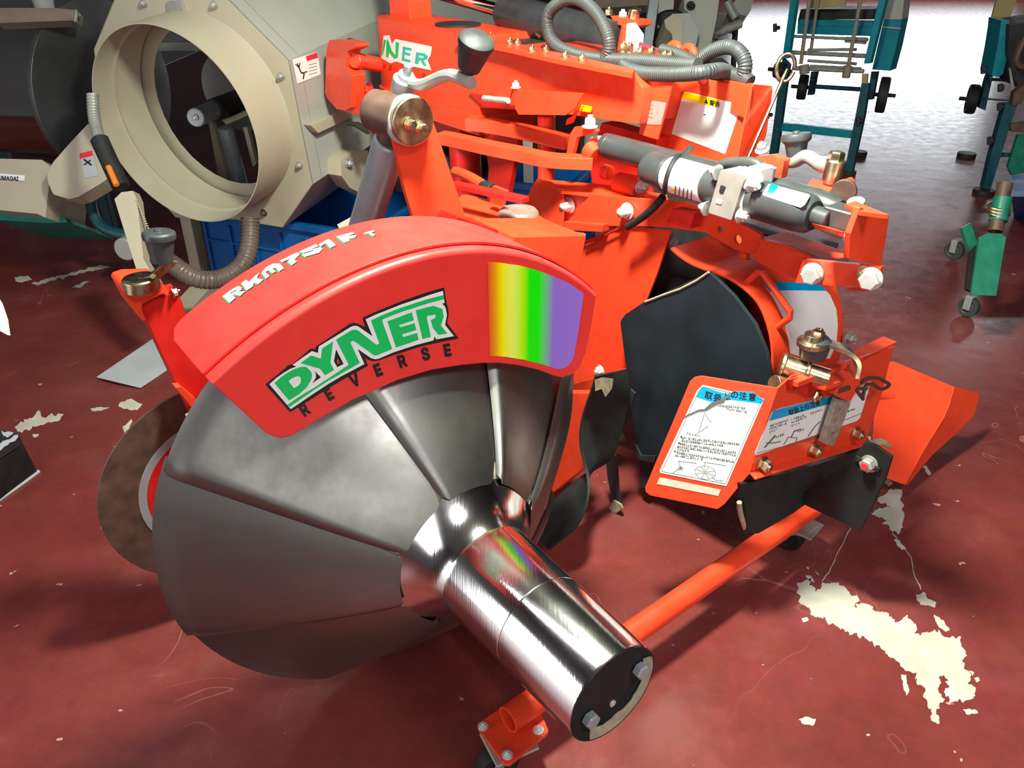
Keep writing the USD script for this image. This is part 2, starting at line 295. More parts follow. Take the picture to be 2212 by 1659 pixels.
# worn patches where the floor paint is gone: thin islands of bare concrete
def rough(px, amp, seed):
    g = Polygon(px).buffer(0).segmentize(2.5); out = []
    for p in polys(g):
        q = np.array(p.exterior.coords); n = meshkit.fbm(np.c_[q * .11, q[:, 0] * 0 + seed], 4) - .5; n2 = meshkit.fbm(np.c_[q * .11, q[:, 0] * 0 + seed + 50], 4) - .5
        out.append(Polygon(q + 1.7 * amp * np.c_[n, n2]).buffer(0))
    return unary_union(out)
k5 = K(1300, 900, 2.4254)
patches = [(k5(1020, 862, 1080, 860, 1130, 905, 1180, 868, 1250, 885, 1340, 945, 1330, 1005, 1385, 975, 1440, 1020, 1500, 1040, 1560, 1080, 1600, 1040, 1640, 1090, 1650, 1140, 1740, 1120, 1810, 1150, 1880, 1150, 1870, 1200, 1905, 1240, 1880, 1275, 1930, 1340, 1920, 1390, 1965, 1450, 1900, 1490, 1850, 1510, 1800, 1460, 1810, 1360, 1770, 1350, 1760, 1420, 1785, 1470, 1760, 1540, 1770, 1600, 1745, 1600, 1720, 1550, 1690, 1450, 1660, 1400, 1640, 1340, 1560, 1305, 1480, 1230, 1400, 1170, 1300, 1140, 1220, 1100, 1140, 1050, 1060, 1000, 1030, 940), 14, 1),
           (k5(1740, 1040, 1790, 1075, 1825, 1110, 1800, 1130, 1760, 1090), 6, 2), (k5(1645, 930, 1690, 920, 1710, 950, 1750, 975, 1740, 1000, 1680, 985, 1650, 965), 7, 3),
           (k5(1490, 395, 1530, 370, 1570, 400, 1560, 440, 1585, 500, 1580, 560, 1560, 612, 1510, 600, 1480, 560, 1490, 540, 1440, 530, 1400, 500, 1450, 490, 1500, 470, 1440, 445), 10, 4),
           (k5(1480, 340, 1500, 330, 1525, 350, 1500, 368), 4, 5), (k5(1530, 640, 1560, 650, 1590, 690, 1575, 700, 1540, 660), 4, 6), (k5(1030, 1590, 1080, 1572, 1125, 1590, 1100, 1618, 1050, 1615), 5, 7),
           (k5(1570, 1350, 1595, 1350, 1610, 1450, 1600, 1460, 1575, 1400), 4, 8), (k5(1895, 1530, 1960, 1535, 1970, 1555, 1905, 1560), 5, 9), (k5(1045, 1055, 1070, 1050, 1085, 1070, 1055, 1078), 4, 10),
           (k5(1395, 110, 1420, 108, 1440, 150, 1500, 155, 1525, 170, 1500, 185, 1420, 180), 5, 11), (k5(1680, 260, 1700, 258, 1725, 300, 1710, 310), 4, 12),
           (k5(1950, 1370, 1975, 1365, 1980, 1385, 1960, 1390), 3, 13), (k5(1925, 1330, 1950, 1345, 1940, 1360), 3, 14),
           (PX(30, 925, 60, 905, 85, 890, 95, 900, 135, 893, 130, 905, 95, 915, 70, 928, 40, 930), 9, 15), (PX(195, 882, 215, 878, 235, 880, 220, 888, 200, 890), 5, 16), (PX(255, 875, 275, 862, 305, 873, 298, 888, 270, 885), 7, 17),
           (PX(70, 938, 85, 936, 82, 944, 72, 944), 3, 18), (PX(265, 925, 285, 905, 280, 925, 270, 935), 5, 19), (PX(70, 612, 110, 600, 160, 588, 190, 578, 215, 574, 240, 576, 190, 586, 120, 604, 80, 616), 6, 20), (PX(155, 620, 175, 612, 192, 608, 170, 622), 4, 21),
           (PX(32, 600, 60, 597, 70, 604, 50, 610, 35, 608), 5, 22), (PX(1740, 1245, 1752, 1243, 1760, 1258, 1748, 1255), 3, 23), (k5(1070, 785, 1090, 790, 1080, 800), 3, 24), (k5(1115, 810, 1140, 830, 1130, 832), 3, 25)]
for px, amp, sd in patches:
    part('/World/floor', 'worn_patch', decal(rough(px, amp, sd), onpl(z=0.), t=.0006, off=.0001), CONCRETE, smooth=False)
for px in (PX(1836, 1142, 1822, 1172, 1806, 1200, 1795, 1228, 1776, 1256), PX(1928, 1152, 1948, 1180, 1968, 1205, 1972, 1236, 1990, 1272)):
    part('/World/floor', 'hairline_crack', decal(rough(list(LineString(px).buffer(.9).exterior.coords), 3, 70 + px[0][0] % 7), onpl(z=0.), t=.0006, off=-.0001), CONCRETE, smooth=False)
# window frames: left door and far window, plus the added window behind the camera
def frame(name, c, ax, w, h, t=.06, mull=1):
    ay = np.cross(Z, ax); ms = [bx(c + Z * s * h / 2, w + t, .08, t, ax) for s in (-1, 1)] + [bx(c + ax * s * w / 2, t, .08, h, ax) for s in (-1, 1)]
    ms += [bx(c + ax * (i / (mull + 1) - .5) * w, t * .7, .06, h, ax) for i in range(1, mull + 1)]
    structure(name, cat(ms), FRAMEM)
frame('door_1', np.array([X0 + .09, -.4, 1.22]), np.array([0, 1., 0]), 2.4, 2.36, mull=0)
frame('added_window_2', np.array([1.4, Y0 + .05, 2.2]), R_, 6.3, 1.96, mull=4)  # invented window, added round the frontal fill light
frame('window_1', np.array([7.5, Y1 - .14, 1.75]), R_, 5.7, 2.16, mull=3)
# ================================================================ the levee-plastering implement (one thing)
MB = thing('levee_plasterer', 'big red farm implement with a steel cone drum, lettered cover and black rubber skirts', 'farm machine', m(.45, .45, 0))
def mp(name, mesh, mt, label=None, parent=None, **k): return part(parent or MB, name, mesh, mt, label, **k)
# ---- cone drum: eight overlapping petals, flared hub, polished cylinder
DX = m(0, 0, ZD)
cyl = mp('drum_cylinder', lathe(DX, A, [(.02, .0815), (.0005, .0818), (0, .0826), (.004, .084), (.168, .0885), (.1695, .0878), (.171, .0885), (.31, .0925), (.318, .0935)], 96), POLISH, 'mirror-bright tapered steel cylinder')
mp('drum_flare', lathe(DX, A, [(.314, .0927), (.322, .0945), (.332, .0985), (.343, .1045), (.354, .1125), (.365, .1225), (.376, .134), (.387, .147)], 96), POLISH, parent=MB)
petals = []
RR, AR = .462, .653
def prof(u):
    r = .14 + (RR - .14) * u; return r, .38 + (AR - .38) * (u ** 1.12)
for k in range(8):
    f1 = math.radians(153 + 45 * k); G = []
    for u in np.linspace(0, 1, 25):
        row = []
        for v in np.linspace(0, 1, 26):
            r, a = prof(u + (1 - u) * (.14 * math.exp(-((v - .94) / .05) ** 2) + .05 * math.exp(-(v / .05) ** 2))); w = math.radians(45 + 3.5)
            lift = .032 * (1 - v) ** 1.3 * (.35 + .65 * u) - .004
            if v < .07: lift -= .02 * ((.07 - v) / .07) ** 2 * (.4 + .6 * u)
            f = f1 - v * w + .02 * u
            a2 = a - lift * .8; r2 = r + lift * .55 * (1 if u < .93 else .4)
            r2 *= 1 - (.02 * (v < .03) * (u > .97))
            row.append(m(a2, r2 * math.cos(f), ZD + r2 * math.sin(f)))
        G.append(row)
    mp('drum_petal', sheet(G, .003), CONE, smooth=45)
mp('petal_root', lathe(DX, A, [(.382, .10), (.386, .14), (.396, .16), (.41, .175), (.42, .10)], 64), MUD, 'muddy ring under the petal roots')
mp('drum_back_plate', lathe(DX, A, [(AR + .01, .05), (AR + .01, RR * .93), (AR + .02, RR * .93), (AR + .02, .05)], 64), DRED)
endp = mp('drum_end_plate', lathe(DX, A, [(.014, 0), (.014, .062), (.010, .072), (.004, .0785), (.0, .0812), (-.0008, .0822), (.001, .0826), (.02, .0814)], 64), BLACK, 'black hollowed end plate')
for (x, y), r in (((1376, 1440), .0135), ((1268, 1546), .0135)): mp('bolt', bolt(V(x, y, a=.014), -A, r, washer=0, h=.014, tip=False), GALV, parent=endp)
mp('hole_plug', rod(V(1322, 1518, a=.014), V(1322, 1518, a=.014) - A * .003, .006), ZINC, parent=endp)
mp('mud_rim', sheet(np.array([[m(.009 - .008 * (q - .066) / .015, q * math.cos(t), ZD + q * math.sin(t)) for q in (.069 + .012 * (float(meshkit.fbm(np.array([t * 3.1, .5, .2]), 4)) - .5), .0765, .0815)] for t in np.linspace(-2.1, .35, 40)]), .002), MUD, 'dried mud round the lower rim', parent=endp)
# ---- cover: front fascia with rolled upper edge, top skin in the same arc
bc, zc = -.02, .376
outer = PX(446, 816, 500, 764, 560, 715, 610, 682, 660, 652, 708, 624, 757, 600, 817, 571, 890, 548, 971, 535, 1053, 534, 1123, 543, 1188, 564, 1242, 597, 1281, 630)
op = np.array([am(V(*p, a=.492))[1:] for p in outer]) - (bc, zc)
cf = np.polynomial.polynomial.polyfit(np.arctan2(op[:, 1], op[:, 0]), np.hypot(*op.T), 5); f_l, f_r = math.atan2(op[0, 1], op[0, 0]), math.atan2(op[-1, 1], op[-1, 0])
def arc(f, dr=0.): r = np.polynomial.polynomial.polyval(f, cf) + dr; return np.stack([bc + r * np.cos(f), zc + r * np.sin(f)], -1)
def arc3(a, f, dr=0.): q = arc(f, dr); return np.array([m(a, y, z) for y, z in q])
ff = np.linspace(f_l, f_r, 72)
AF = .4787
inner = PX(1277, 700, 1264, 762, 1252, 792, 1234, 809, 1215, 815, 1195, 811, 1161, 798, 1120, 789, 1080, 784, 1040, 784, 1000, 788, 965, 793, 930, 799, 894, 810, 858, 821, 807, 844, 759, 865, 700, 899, 646, 931, 628, 941, 608, 946, 590, 942, 574, 934, 510, 875)
o2 = arc(ff, -.009); face = Polygon(np.vstack([o2, [am(V(*p, a=AF))[1:] for p in inner]])).buffer(0)
fm = trimesh.creation.extrude_polygon(face, .004, engine='earcut'); T = np.eye(4); T[:3, 0], T[:3, 1], T[:3, 2], T[:3, 3] = B, Z, A, m(AF, 0, 0); fm.apply_transform(T)
roll = sheet(np.stack([arc3(AF + .0015 + .0085 * (1 - math.cos(t)), ff, -.009 + .0075 * math.sin(t)) for t in np.linspace(0, math.pi / 2, 9)] + [arc3(.498, ff, -.0012), arc3(.53, ff, -.0012)], 1), .003)
fascia = mp('cover_fascia', [fm, roll], CRED, 'arched red front of the drum cover', smooth=40)
def skin_hit(x, y, dr=.004):
    r = ray(x, y); o = am(C_); d = am(C_ + r) - o
    def g(t):
        y, z = o[1] + d[1] * t - bc, o[2] + d[2] * t - zc
        return np.hypot(y, z) - (np.polynomial.polynomial.polyval(np.arctan2(z, y), cf) + dr)
    lo, hi = .8, 3.
    for _ in range(4):
        ts = np.linspace(lo, hi, 60); gs = g(ts); k = np.nonzero((gs[:-1] > 0) & (gs[1:] <= 0))[0]
        if not len(k): return None
        lo, hi = ts[k[0]], ts[k[0] + 1]
    return C_ + lo * r
def on_skin(x, y):
    p = skin_hit(x, y, .0062); q = am(p); return p, N_((q[1] - bc) * B + (q[2] - zc) * Z)
bk = [am(p)[0] for p in (skin_hit(*q) for q in PX(400, 688, 462, 632, 525, 590, 587, 553, 650, 526, 724, 499, 787, 482)) if p is not None]
A_BACK = float(np.median(bk)); print('cover back edge', np.round(bk, 3))
na = 14; ra = np.linspace(0, 1, na); G = []
for i, f in enumerate(ff):
    row = []
    for a in ra:
        e = (1 - min(1, (ff[0] - f) / -.06)) if False else 0
        row.append(arc3(.4965 + (A_BACK - .4965 - (lambda s, R: R - math.sqrt(max(R * R - (R - min(s, R)) ** 2, 0)))(abs(f - ff[0]) * .62, .035)) * a, np.array([f]), .004)[0])
    G.append(row)
skin = mp('cover_skin', sheet(G, .004), CRED, 'curved red top of the drum cover')
k4 = K(560, 600, 5.0273)
cov = onpl(a=AF)
black = P_(k4(65, 1158, 180, 1065, 285, 980, 300, 955, 360, 940, 560, 768, 605, 775, 620, 740, 700, 690, 960, 515, 990, 497, 1030, 490, 1080, 503, 1150, 535, 1118, 435, 1250, 374, 1400, 312, 1550, 252, 1700, 198, 1850, 148, 2006, 105, 2030, 260, 2050, 330, 2055, 400, 2040, 490, 2165, 658, 2000, 690, 1850, 722, 1700, 762, 1450, 842, 1300, 897, 1240, 905, 1190, 895, 1150, 875, 1180, 955, 900, 1110, 750, 1200, 600, 1295, 335, 1460)).difference(P_(k4(840, 890, 855, 880, 875, 925, 850, 940)))
white = P_(k4(108, 1155, 180, 1090, 250, 1040, 330, 990, 400, 962, 360, 945, 470, 865, 570, 795, 635, 815, 645, 745, 800, 650, 980, 540, 1010, 524, 1040, 520, 1070, 525, 1100, 545, 1228, 635, 1152, 450, 1280, 392, 1400, 345, 1550, 285, 1700, 237, 1850, 185, 1992, 143, 2010, 268, 1985, 282, 2010, 305, 2022, 330, 2036, 400, 2015, 510, 2112, 632, 1920, 668, 1900, 635, 1890, 678, 1700, 728, 1450, 810, 1300, 875, 1260, 884, 1210, 870, 1065, 770, 1140, 935, 900, 1062, 750, 1150, 600, 1248, 340, 1425))
white = white.difference(unary_union([P_(k4(832, 775, 915, 935, 845, 970, 808, 905)), P_(k4(598, 1008, 668, 1080, 570, 1147, 612, 1085, 612, 1040))]))
D = P_(k4(162, 1140, 230, 1080, 300, 1030, 370, 993, 440, 967, 490, 963, 520, 975, 560, 1018, 572, 1060, 560, 1110, 510, 1190, 430, 1262, 320, 1330)).difference(P_(k4(315, 1120, 360, 1085, 410, 1066, 440, 1072, 450, 1095, 445, 1140, 420, 1170, 375, 1195)))
Y = P_(k4(445, 925, 560, 840, 665, 875, 680, 765, 800, 688, 770, 918, 810, 1000, 710, 1057, 658, 985))
Nn = P_(k4(830, 670, 985, 575, 1010, 563, 1045, 561, 1075, 573, 1270, 725, 1300, 710, 1210, 462, 1320, 408, 1500, 335, 1700, 268, 1850, 222, 2000, 185, 2005, 230, 1850, 270, 1700, 318, 1550, 365, 1340, 448, 1333, 470, 1442, 770, 1300, 830, 1268, 842, 1240, 838, 1030, 688, 1005, 682, 988, 702, 1090, 922, 968, 943))
St = P_(k4(303, 1378, 450, 1275, 600, 1186, 750, 1088, 968, 943, 1090, 922, 900, 1032, 750, 1115, 600, 1212, 325, 1402))
Ee = P_(k4(1388, 470, 1655, 372, 1730, 672, 1482, 755)).difference(unary_union([P_(k4(1515, 512, 1690, 455, 1698, 487, 1530, 535)), P_(k4(1548, 612, 1706, 563, 1714, 595, 1560, 642))]))
Rr = P_(k4(1695, 352, 1800, 323, 1890, 302, 1985, 335, 2000, 420, 1970, 515, 2040, 602, 1945, 620, 1880, 540, 1860, 455, 1900, 438, 1915, 425, 1908, 397, 1825, 410, 1815, 428, 1862, 640, 1770, 663))
sub_ = ([ptext(c, 560 + x / 5.0273, 600 + y / 5.0273, 24, an, 6, sx=.82) for c, x, y, an in (('R', 475, 1510, 33), ('E', 742, 1340, 30), ('V', 1010, 1190, 24), ('E', 1263, 1075, 21), ('R', 1515, 978, 17), ('S', 1768, 897, 14), ('E', 2003, 853, 10))])
stick = mp('brand_decal', decal(black, cov, .0004, .0002), BLACKP, 'black backing of the large lettered decal', fascia, smooth=False)
mp('brand_decal', decal(white, cov, .0006, .0002), WHITE, 'white outline of the decal lettering', fascia, smooth=False)
mp('brand_decal', decal(unary_union([D, Y, Nn, St, Ee, Rr]), cov, .0008, .0002), GREEN, 'green decal letters DYNER', fascia, smooth=False)
for g in sub_: mp('reverse_letter', decal(g, cov, .0005, .0002), BLACKP, None, fascia, smooth=False)
k7 = K(700, 380, 3.6867)
mp('rainbow_sticker', decal(rnd(P_(k7(1300, 690, 1400, 692, 1560, 715, 1690, 750, 1800, 790, 1940, 850, 2065, 935, 2030, 1200, 1990, 1430, 1965, 1485, 1925, 1522, 1880, 1537, 1840, 1532, 1720, 1495, 1600, 1465, 1450, 1440, 1315, 1430)), 2), cov, .0006, .0002), RAINBOW, 'rainbow sticker with its holographic yellow, green and violet sheen painted in', fascia, smooth=False)
kr = K(400, 380, 4.809)
let = [P_(kr(392, 1255, 470, 1195, 555, 1148, 592, 1165, 585, 1187, 548, 1207, 622, 1205, 575, 1250, 497, 1235, 522, 1272, 462, 1325), [kr(455, 1232, 530, 1187, 545, 1192, 485, 1226)]),
       P_(kr(585, 1120, 640, 1082, 660, 1107, 770, 1010, 745, 1070, 815, 1080, 765, 1125, 705, 1118, 710, 1150, 640, 1195)),
       P_(kr(795, 1012, 835, 965, 860, 943, 915, 918, 985, 915, 1027, 963, 975, 997, 945, 958, 905, 965, 945, 1000, 905, 1015, 868, 985, 835, 1003, 878, 1045, 838, 1072)),
       P_(kr(990, 885, 1165, 798, 1195, 815, 1130, 880, 1168, 890, 1105, 932, 1065, 893, 1110, 857, 1010, 900)),
       P_(kr(1190, 790, 1360, 715, 1382, 735, 1265, 785, 1400, 745, 1430, 760, 1390, 803, 1245, 845, 1215, 820, 1350, 780, 1330, 775, 1225, 805)),
       P_(kr(1390, 715, 1490, 663, 1520, 680, 1565, 725, 1510, 752, 1460, 705, 1412, 737)),
       P_(kr(1575, 635, 1740, 590, 1757, 605, 1660, 635, 1780, 620, 1770, 645, 1700, 660, 1710, 680, 1650, 697)),
       P_(kr(1860, 598, 1950, 572, 1970, 578, 1930, 593, 1976, 618, 1950, 628, 1905, 601, 1875, 608))]
ltr = unary_union(let)
mp('model_lettering', decal(unary_union([affinity.translate(ltr, -1.6, 1.6), affinity.translate(ltr, -.8, .8)]), on_skin, .0002, .0002, 6), GREEN, 'green edge of the model lettering', skin, smooth=False)
mp('model_lettering', decal(affinity.translate(ltr, 1.6, .6), on_skin, .0005, .0002, 6), BLACKP, 'black edge of the model lettering', skin, smooth=False)
mp('model_lettering', decal(ltr, on_skin, .0009, .0002, 6), WHITE, 'white letters RKM751FT', skin, smooth=False)
# ---- disc coulter behind the cone, its post, clamp and knob
ca = 1.0; q0 = am(V(418, 1045, a=ca)); cc = m(ca, q0[1] + .05, q0[2] - .02)
rad = np.mean([np.linalg.norm(V(*p, a=ca) - cc) for p in PX(228, 1060, 260, 950, 330, 868)]); print('coulter', am(cc), rad)
disc = mp('coulter_disc', lathe(cc, A, [(0, 0), (0, rad * .62), (.002, rad * .995), (.004, rad), (.006, rad * .995), (.006, 0)], 72), RUST, 'rusty steel disc with a painted red centre')
mp('disc_centre', lathe(cc - A * .001, A, [(0, 0), (0, rad * .61), (.0012, rad * .61)], 48), DRED, None, disc)
mp('disc_ring', lathe(cc - A * .0008, A, [(0, rad * .6), (0, rad * .68), (.0012, rad * .68)], 48), GALV, 'bare worn ring round the red centre', disc)
post = mp('gauge_post', plate(PX(300, 655, 385, 630, 470, 870, 420, 915, 405, 880), .05, a=.97), DRED, 'red flat post of the coulter')
k2 = K(200, 420, 3.687)
mp('post_head', plate(k2(245, 770, 260, 740, 330, 715, 545, 705, 580, 735, 620, 800, 640, 830, 560, 790, 400, 870, 390, 910, 430, 1010, 400, 1015, 330, 930), .09, .004, a=.955), RED)
mp('post_head', plate(k2(660, 1540, 700, 1530, 830, 1640, 790, 1700), .03, a=.95), RED)
ch = V(305, 612, a=.96); mp('clamp_arm', [rod(ch - Z * .014, ch + Z * .012, .032), plate(k2(330, 690, 450, 655, 560, 560, 640, 530, 680, 540, 650, 570, 480, 720, 440, 770, 360, 775), .008, a=.95)], GOLD, 'dull clamp arm under the knob')
kb = V(350, 560, a=.93); kd = N_(V(343, 505, a=.93) - kb)
mp('clamp_knob', lathe(kb, kd, [(-.005, .0), (-.005, .018), (.0, .019), (.036, .025), (.038, .028), (.045, .029), (.049, .028), (.052, .024), (.052, .008), (.056, .007), (.056, 0)], 40), GREY, 'grey topped knob')
mp('bolt', bolt(V(370, 632, a=.97), B, .009), GOLD)
mp('bolt', rod(V(405, 905, a=.95), V(428, 893, a=.95), .011), ZINC)
# ---- jack: grey tube, pivot joint, red straps, crank with black knob
k7a = K(700, 0, 3.6867)
pb = .24
pv = V(845, 262, b=pb); tb0 = V(846, 300, b=pb); tb1 = V(775, 530, b=pb)
mp('jack_tube', rod(tb0, tb0 + (tb1 - tb0) * 1.25, .0375, n=40), GALV, 'galvanised steel jack tube')
mp('jack_socket', rod(V(851, 250, b=pb), V(846, 302, b=pb), .033, n=32), RUST)
pj0, pj1 = V(893, 263, a=.88), V(803, 236, a=.98)
mp('pivot_barrel', rod(pj0 + (pj1 - pj0) * .12, pj1, .041, n=40), RUST, 'brown steel pivot barrel')
cap = mp('pivot_cap', [lathe(pj0, -A, [(-.02, 0), (-.02, .047), (.0, .047), (.002, .045), (.002, 0)], 48)], GOLD, 'round pivot cap with two bolts')
for x, y in ((886, 268), (909, 276)): mp('bolt', bolt(V(x, y, a=.876), -A, .0105, tip=False), GOLD, None, cap)
mp('pivot_cap', lathe(pj0 + A * .022, -A, [(-.004, 0), (-.004, .0495), (.012, .0495), (.012, 0)], 48), PAPER, 'pale plastic washer', cap)
mp('jack_strap', plate(k7a(520, 960, 540, 870, 600, 800, 690, 790, 780, 800, 850, 890, 880, 1000, 1130, 1740, 1130, 1900, 760, 1900, 640, 1500, 545, 1070), .012, .02, a=.91), RED, 'long flat red strap')
mp('jack_strap', plate(k7a(338, 870, 370, 800, 440, 730, 520, 720, 560, 760, 560, 900, 450, 1010, 400, 1110, 360, 1020), .01, .01, a=.985), RED)
mp('jack_head', [rod(V(867, 215, b=.26), V(876, 168, b=.26), .0265, .025, n=32), rod(V(872, 182, b=.26), V(879, 160, b=.26), .017), rod(V(878, 164, b=.26), V(882, 140, b=.26), .009)], GALV, 'bright crank socket')
mp('crank_arm', tube([V(*p, b=.26) for p in k7a(700, 660, 770, 675, 850, 650, 940, 610, 1020, 600, 1090, 625, 1175, 660)], .0115, 10), ALU, 'pale bent crank arm')
kb = V(1009, 160, b=.27); kt = V(1027, 97, b=.27)
mp('crank_knob', lathe(kb, kt - kb, [(0, 0), (0, .011), (.012, .012), (.013, .021), (.058, .031), (.062, .033), (.07, .0325), (.077, .024), (.079, 0)], 36), DARK, 'black tapered crank knob')
# ---- offset arm: long orange-red box beam with the gear case at its left end
bF = .87
zt = am(V(1200, 128, b=bF))[2]; zb = am(V(1200, 262, b=bF))[2]; print('beam z', zb, zt)
def arm(a0, a1, z0, z1, b0=bF, b1=bF + .17): return bx(m((a0 + a1) / 2, (b0 + b1) / 2, (z0 + z1) / 2), a1 - a0, b1 - b0, z1 - z0, A, B, Z, .004)
beam = mp('offset_arm', plate(PX(1030, 96, 1100, 104, 1200, 126, 1300, 145, 1365, 158, 1388, 190, 1391, 215, 1380, 268, 1330, 262, 1200, 243, 1100, 236, 1030, 232), .17, b=bF), RED, 'long box-section offset arm')
mp('arm_top_plate', flat([V(*p, z=zt + .012) for p in PX(985, 82, 1050, 78, 1215, 115, 1372, 149, 1366, 158, 1200, 127, 1098, 104)], -Z, .012), RED)
ga = am(V(925, 120, b=bF))[0]; gz = am(V(925, 58, b=bF))[2]; gz0 = am(V(925, 225, b=bF))[2]
gl, gr = am(V(822, 130, b=bF + .04))[0], am(V(1035, 190, b=bF))[0]
def stadium(grow, z0, z1):
    s = sbox(gr - grow, bF - grow, gl - .1, bF + .2 + grow); s = s.union(Point(gl - .1, bF + .1).buffer(.1 + grow, quad_segs=16))
    me = trimesh.creation.extrude_polygon(s, z1 - z0, engine='earcut'); T = np.eye(4); T[:3, 0], T[:3, 1], T[:3, 2], T[:3, 3] = A, -B, -Z, m(0, 0, z1)
    s2 = affinity.scale(s, 1, -1, origin=(0, 0)); me = trimesh.creation.extrude_polygon(s2, z1 - z0, engine='earcut'); me.apply_transform(T); return me
case = mp('gear_case', stadium(.003, gz0, gz), RED, 'tall red gear case with rounded end')
mp('case_flange', stadium(.012, gz0 - .045, gz0 + .012), RED, None, case)
mp('case_cap', rod(m(ga - .03, bF + .1, gz), m(ga - .03, bF + .1, gz + .006), .075, n=40), DARK, 'dark cap on the gear case', case)
mp('mast', bx(m(gl - .1, bF + .12, gz + .2), .14, .09, .42, A, B, Z), RED, 'upright box-section mast')
kc = k7a
def on_case(x, y):
    """Gear case wall: flat face, then round its end."""
    p = V(x, y, b=bF - .0035); a = am(p)[0]
    if a < gl - .1: return p, -B
    r = ray(x, y); c = m(gl - .1, bF + .1, 0); d = r[:2]; o = (C_ - c)[:2]; q = .1035
    aa, bb, c2 = d @ d, 2 * d @ o, o @ o - q * q; dd = bb * bb - 4 * aa * c2
    if dd < 0: return p, -B
    P = C_ + r * ((-bb - math.sqrt(dd)) / 2 / aa); return P, N_(np.r_[(P - c)[:2], 0])
mp('brand_decal', decal(P_(kc(475, 285, 520, 280, 540, 350, 570, 310, 860, 370, 850, 440, 825, 480, 855, 560, 680, 525, 575, 490, 530, 505, 457, 465)), on_case, .0005, .0003, 6), WHITE, 'white decal outline on the gear case', case, smooth=False)
mp('brand_decal', decal(unary_union([P_(kc(510, 310, 540, 400, 570, 440, 572, 335, 600, 340, 590, 460, 560, 470, 520, 420, 515, 460, 495, 455, 500, 330)), P_(kc(478, 315, 497, 320, 470, 440, 462, 435))]), on_case, .0008, .0003, 6), GREEN, 'green letters of the gear case decal', case, smooth=False)
mp('brand_decal', decal(unary_union([P_(kc(630, 370, 700, 385, 698, 405, 650, 395, 648, 415, 690, 425, 686, 445, 645, 435, 640, 465, 690, 478, 690, 498, 620, 482)), P_(kc(735, 415, 800, 425, 830, 445, 825, 470, 795, 480, 820, 525, 795, 522, 765, 475, 750, 512, 725, 505), [kc(757, 440, 795, 448, 795, 460, 755, 458)])]), on_case, .0008, .0003, 6), TEALP, 'green letters of the gear case decal, painted teal where strong light washes them out', case, smooth=False)  # strong light on the green letters is put into this teal
for g_, x, y in (('V', 465, 540), ('E', 515, 552), ('E', 780, 615)): mp('reverse_letter', decal(ptext(g_, 700 + x / 3.6867, y / 3.6867, 9, -8, 5, sx=.8), on_case, .0004, .0003, 6), DRED, None, case, smooth=False)
for x, y in PX(1060, 74, 1102, 88, 1119, 90, 1150, 104, 1180, 104, 1222, 117, 1258, 124): mp('bolt', bolt(V(x, y + 6, z=zt + .012), Z, .009), GOLD)
mp('arm_interior_shade', flat([V(*p, z=zt + .004) for p in PX(1090, 90, 1120, 62, 1420, 108, 1490, 130, 1400, 148, 1300, 132)], -Z, .03), DARK, 'dark plate standing in for the shaded inside of the arm')  # shade inside the arm, put in as a dark plate
mp('top_plate', flat([V(*p, z=zt + .02) for p in PX(1335, 112, 1400, 106, 1470, 126, 1450, 142, 1380, 134)], -Z, .02), RED)
mp('top_plate', flat([V(*p, z=zt + .02) for p in PX(1215, 92, 1250, 88, 1330, 104, 1310, 114)], -Z, .02), RED)
mp('top_bracket', plate(PX(1322, 116, 1400, 108, 1455, 128, 1448, 138, 1325, 122), .03, b=bF + .15), RED)
for x, y in PX(1346, 112, 1360, 114, 1383, 124, 1407, 124, 1435, 132, 1447, 134): mp('bolt', bolt(V(x, y, z=zt + .02), Z, .01, h=.02), GOLD)
# tab bracket with a folded guard on the arm's face, bolt, yellow tag
k4b = K(960, 180, 6.506)
mp('guard_plate', plate(k4b(990, 85, 1960, 140, 1890, 250, 1850, 340, 1700, 450, 1040, 440, 990, 350), .004, .002, b=bF - .06), RED, 'folded orange guard plate')
mp('guard_bracket', plate(k4b(740, 180, 745, 80, 790, 30, 960, 50, 960, 110, 920, 200, 890, 350, 850, 350, 880, 230), .004, .003, b=bF - .05), RED)
mp('guard_bracket', plate(k4b(1850, 300, 1890, 260, 1960, 140, 1900, 330, 1800, 560, 1700, 590, 1720, 500, 1800, 460), .004, b=bF - .03), RED)
mp('guard_bracket', plate(k4b(340, 140, 540, 170, 560, 200, 900, 300, 990, 310, 990, 355, 540, 320), .02, b=bF - .01), DRED)
mp('stop_bolt', rod(V(1045, 212, b=bF - .055), V(1099, 218, b=bF - .055), .0085), ZINC)
mp('bolt', bolt(V(1114, 190, b=bF - .055), Z, .011), ZINC)
mp('yellow_tag', plate(k4b(1905, 300, 2065, 325, 2045, 410, 1895, 385), .004, .003, b=bF - .012), YELLOW, 'small yellow tag')
# left hand bracket with round bar
mp('side_bracket', plate(k7a(5, 740, 20, 400, 40, 320, 110, 315, 250, 345, 250, 380, 185, 410, 175, 540, 225, 600, 210, 860, 170, 880, 100, 870, 30, 790), .05, .006, b=.72), RED, 'welded red bracket at the far end')
mp('side_bar', rod(V(765, 130, b=.74), V(830, 142, b=.9), .026), RED)
mp('side_foot', plate(k7a(110, 860, 225, 750, 350, 770, 420, 790, 350, 935, 200, 900), .05, b=.74), RED)
mp('side_pin', rod(V(757, 84, b=.76), V(757, 100, b=.76), .012), RUST)
mp('bolt', bolt(V(800, 195, b=.8), -B, .02), DRED)
mp('grease_nipple', [rod(V(751, 266, b=.75), V(772, 270, b=.75), .009), rod(V(772, 270, b=.75), V(795, 283, b=.75), .012)], DARK, 'black plugged nipple')
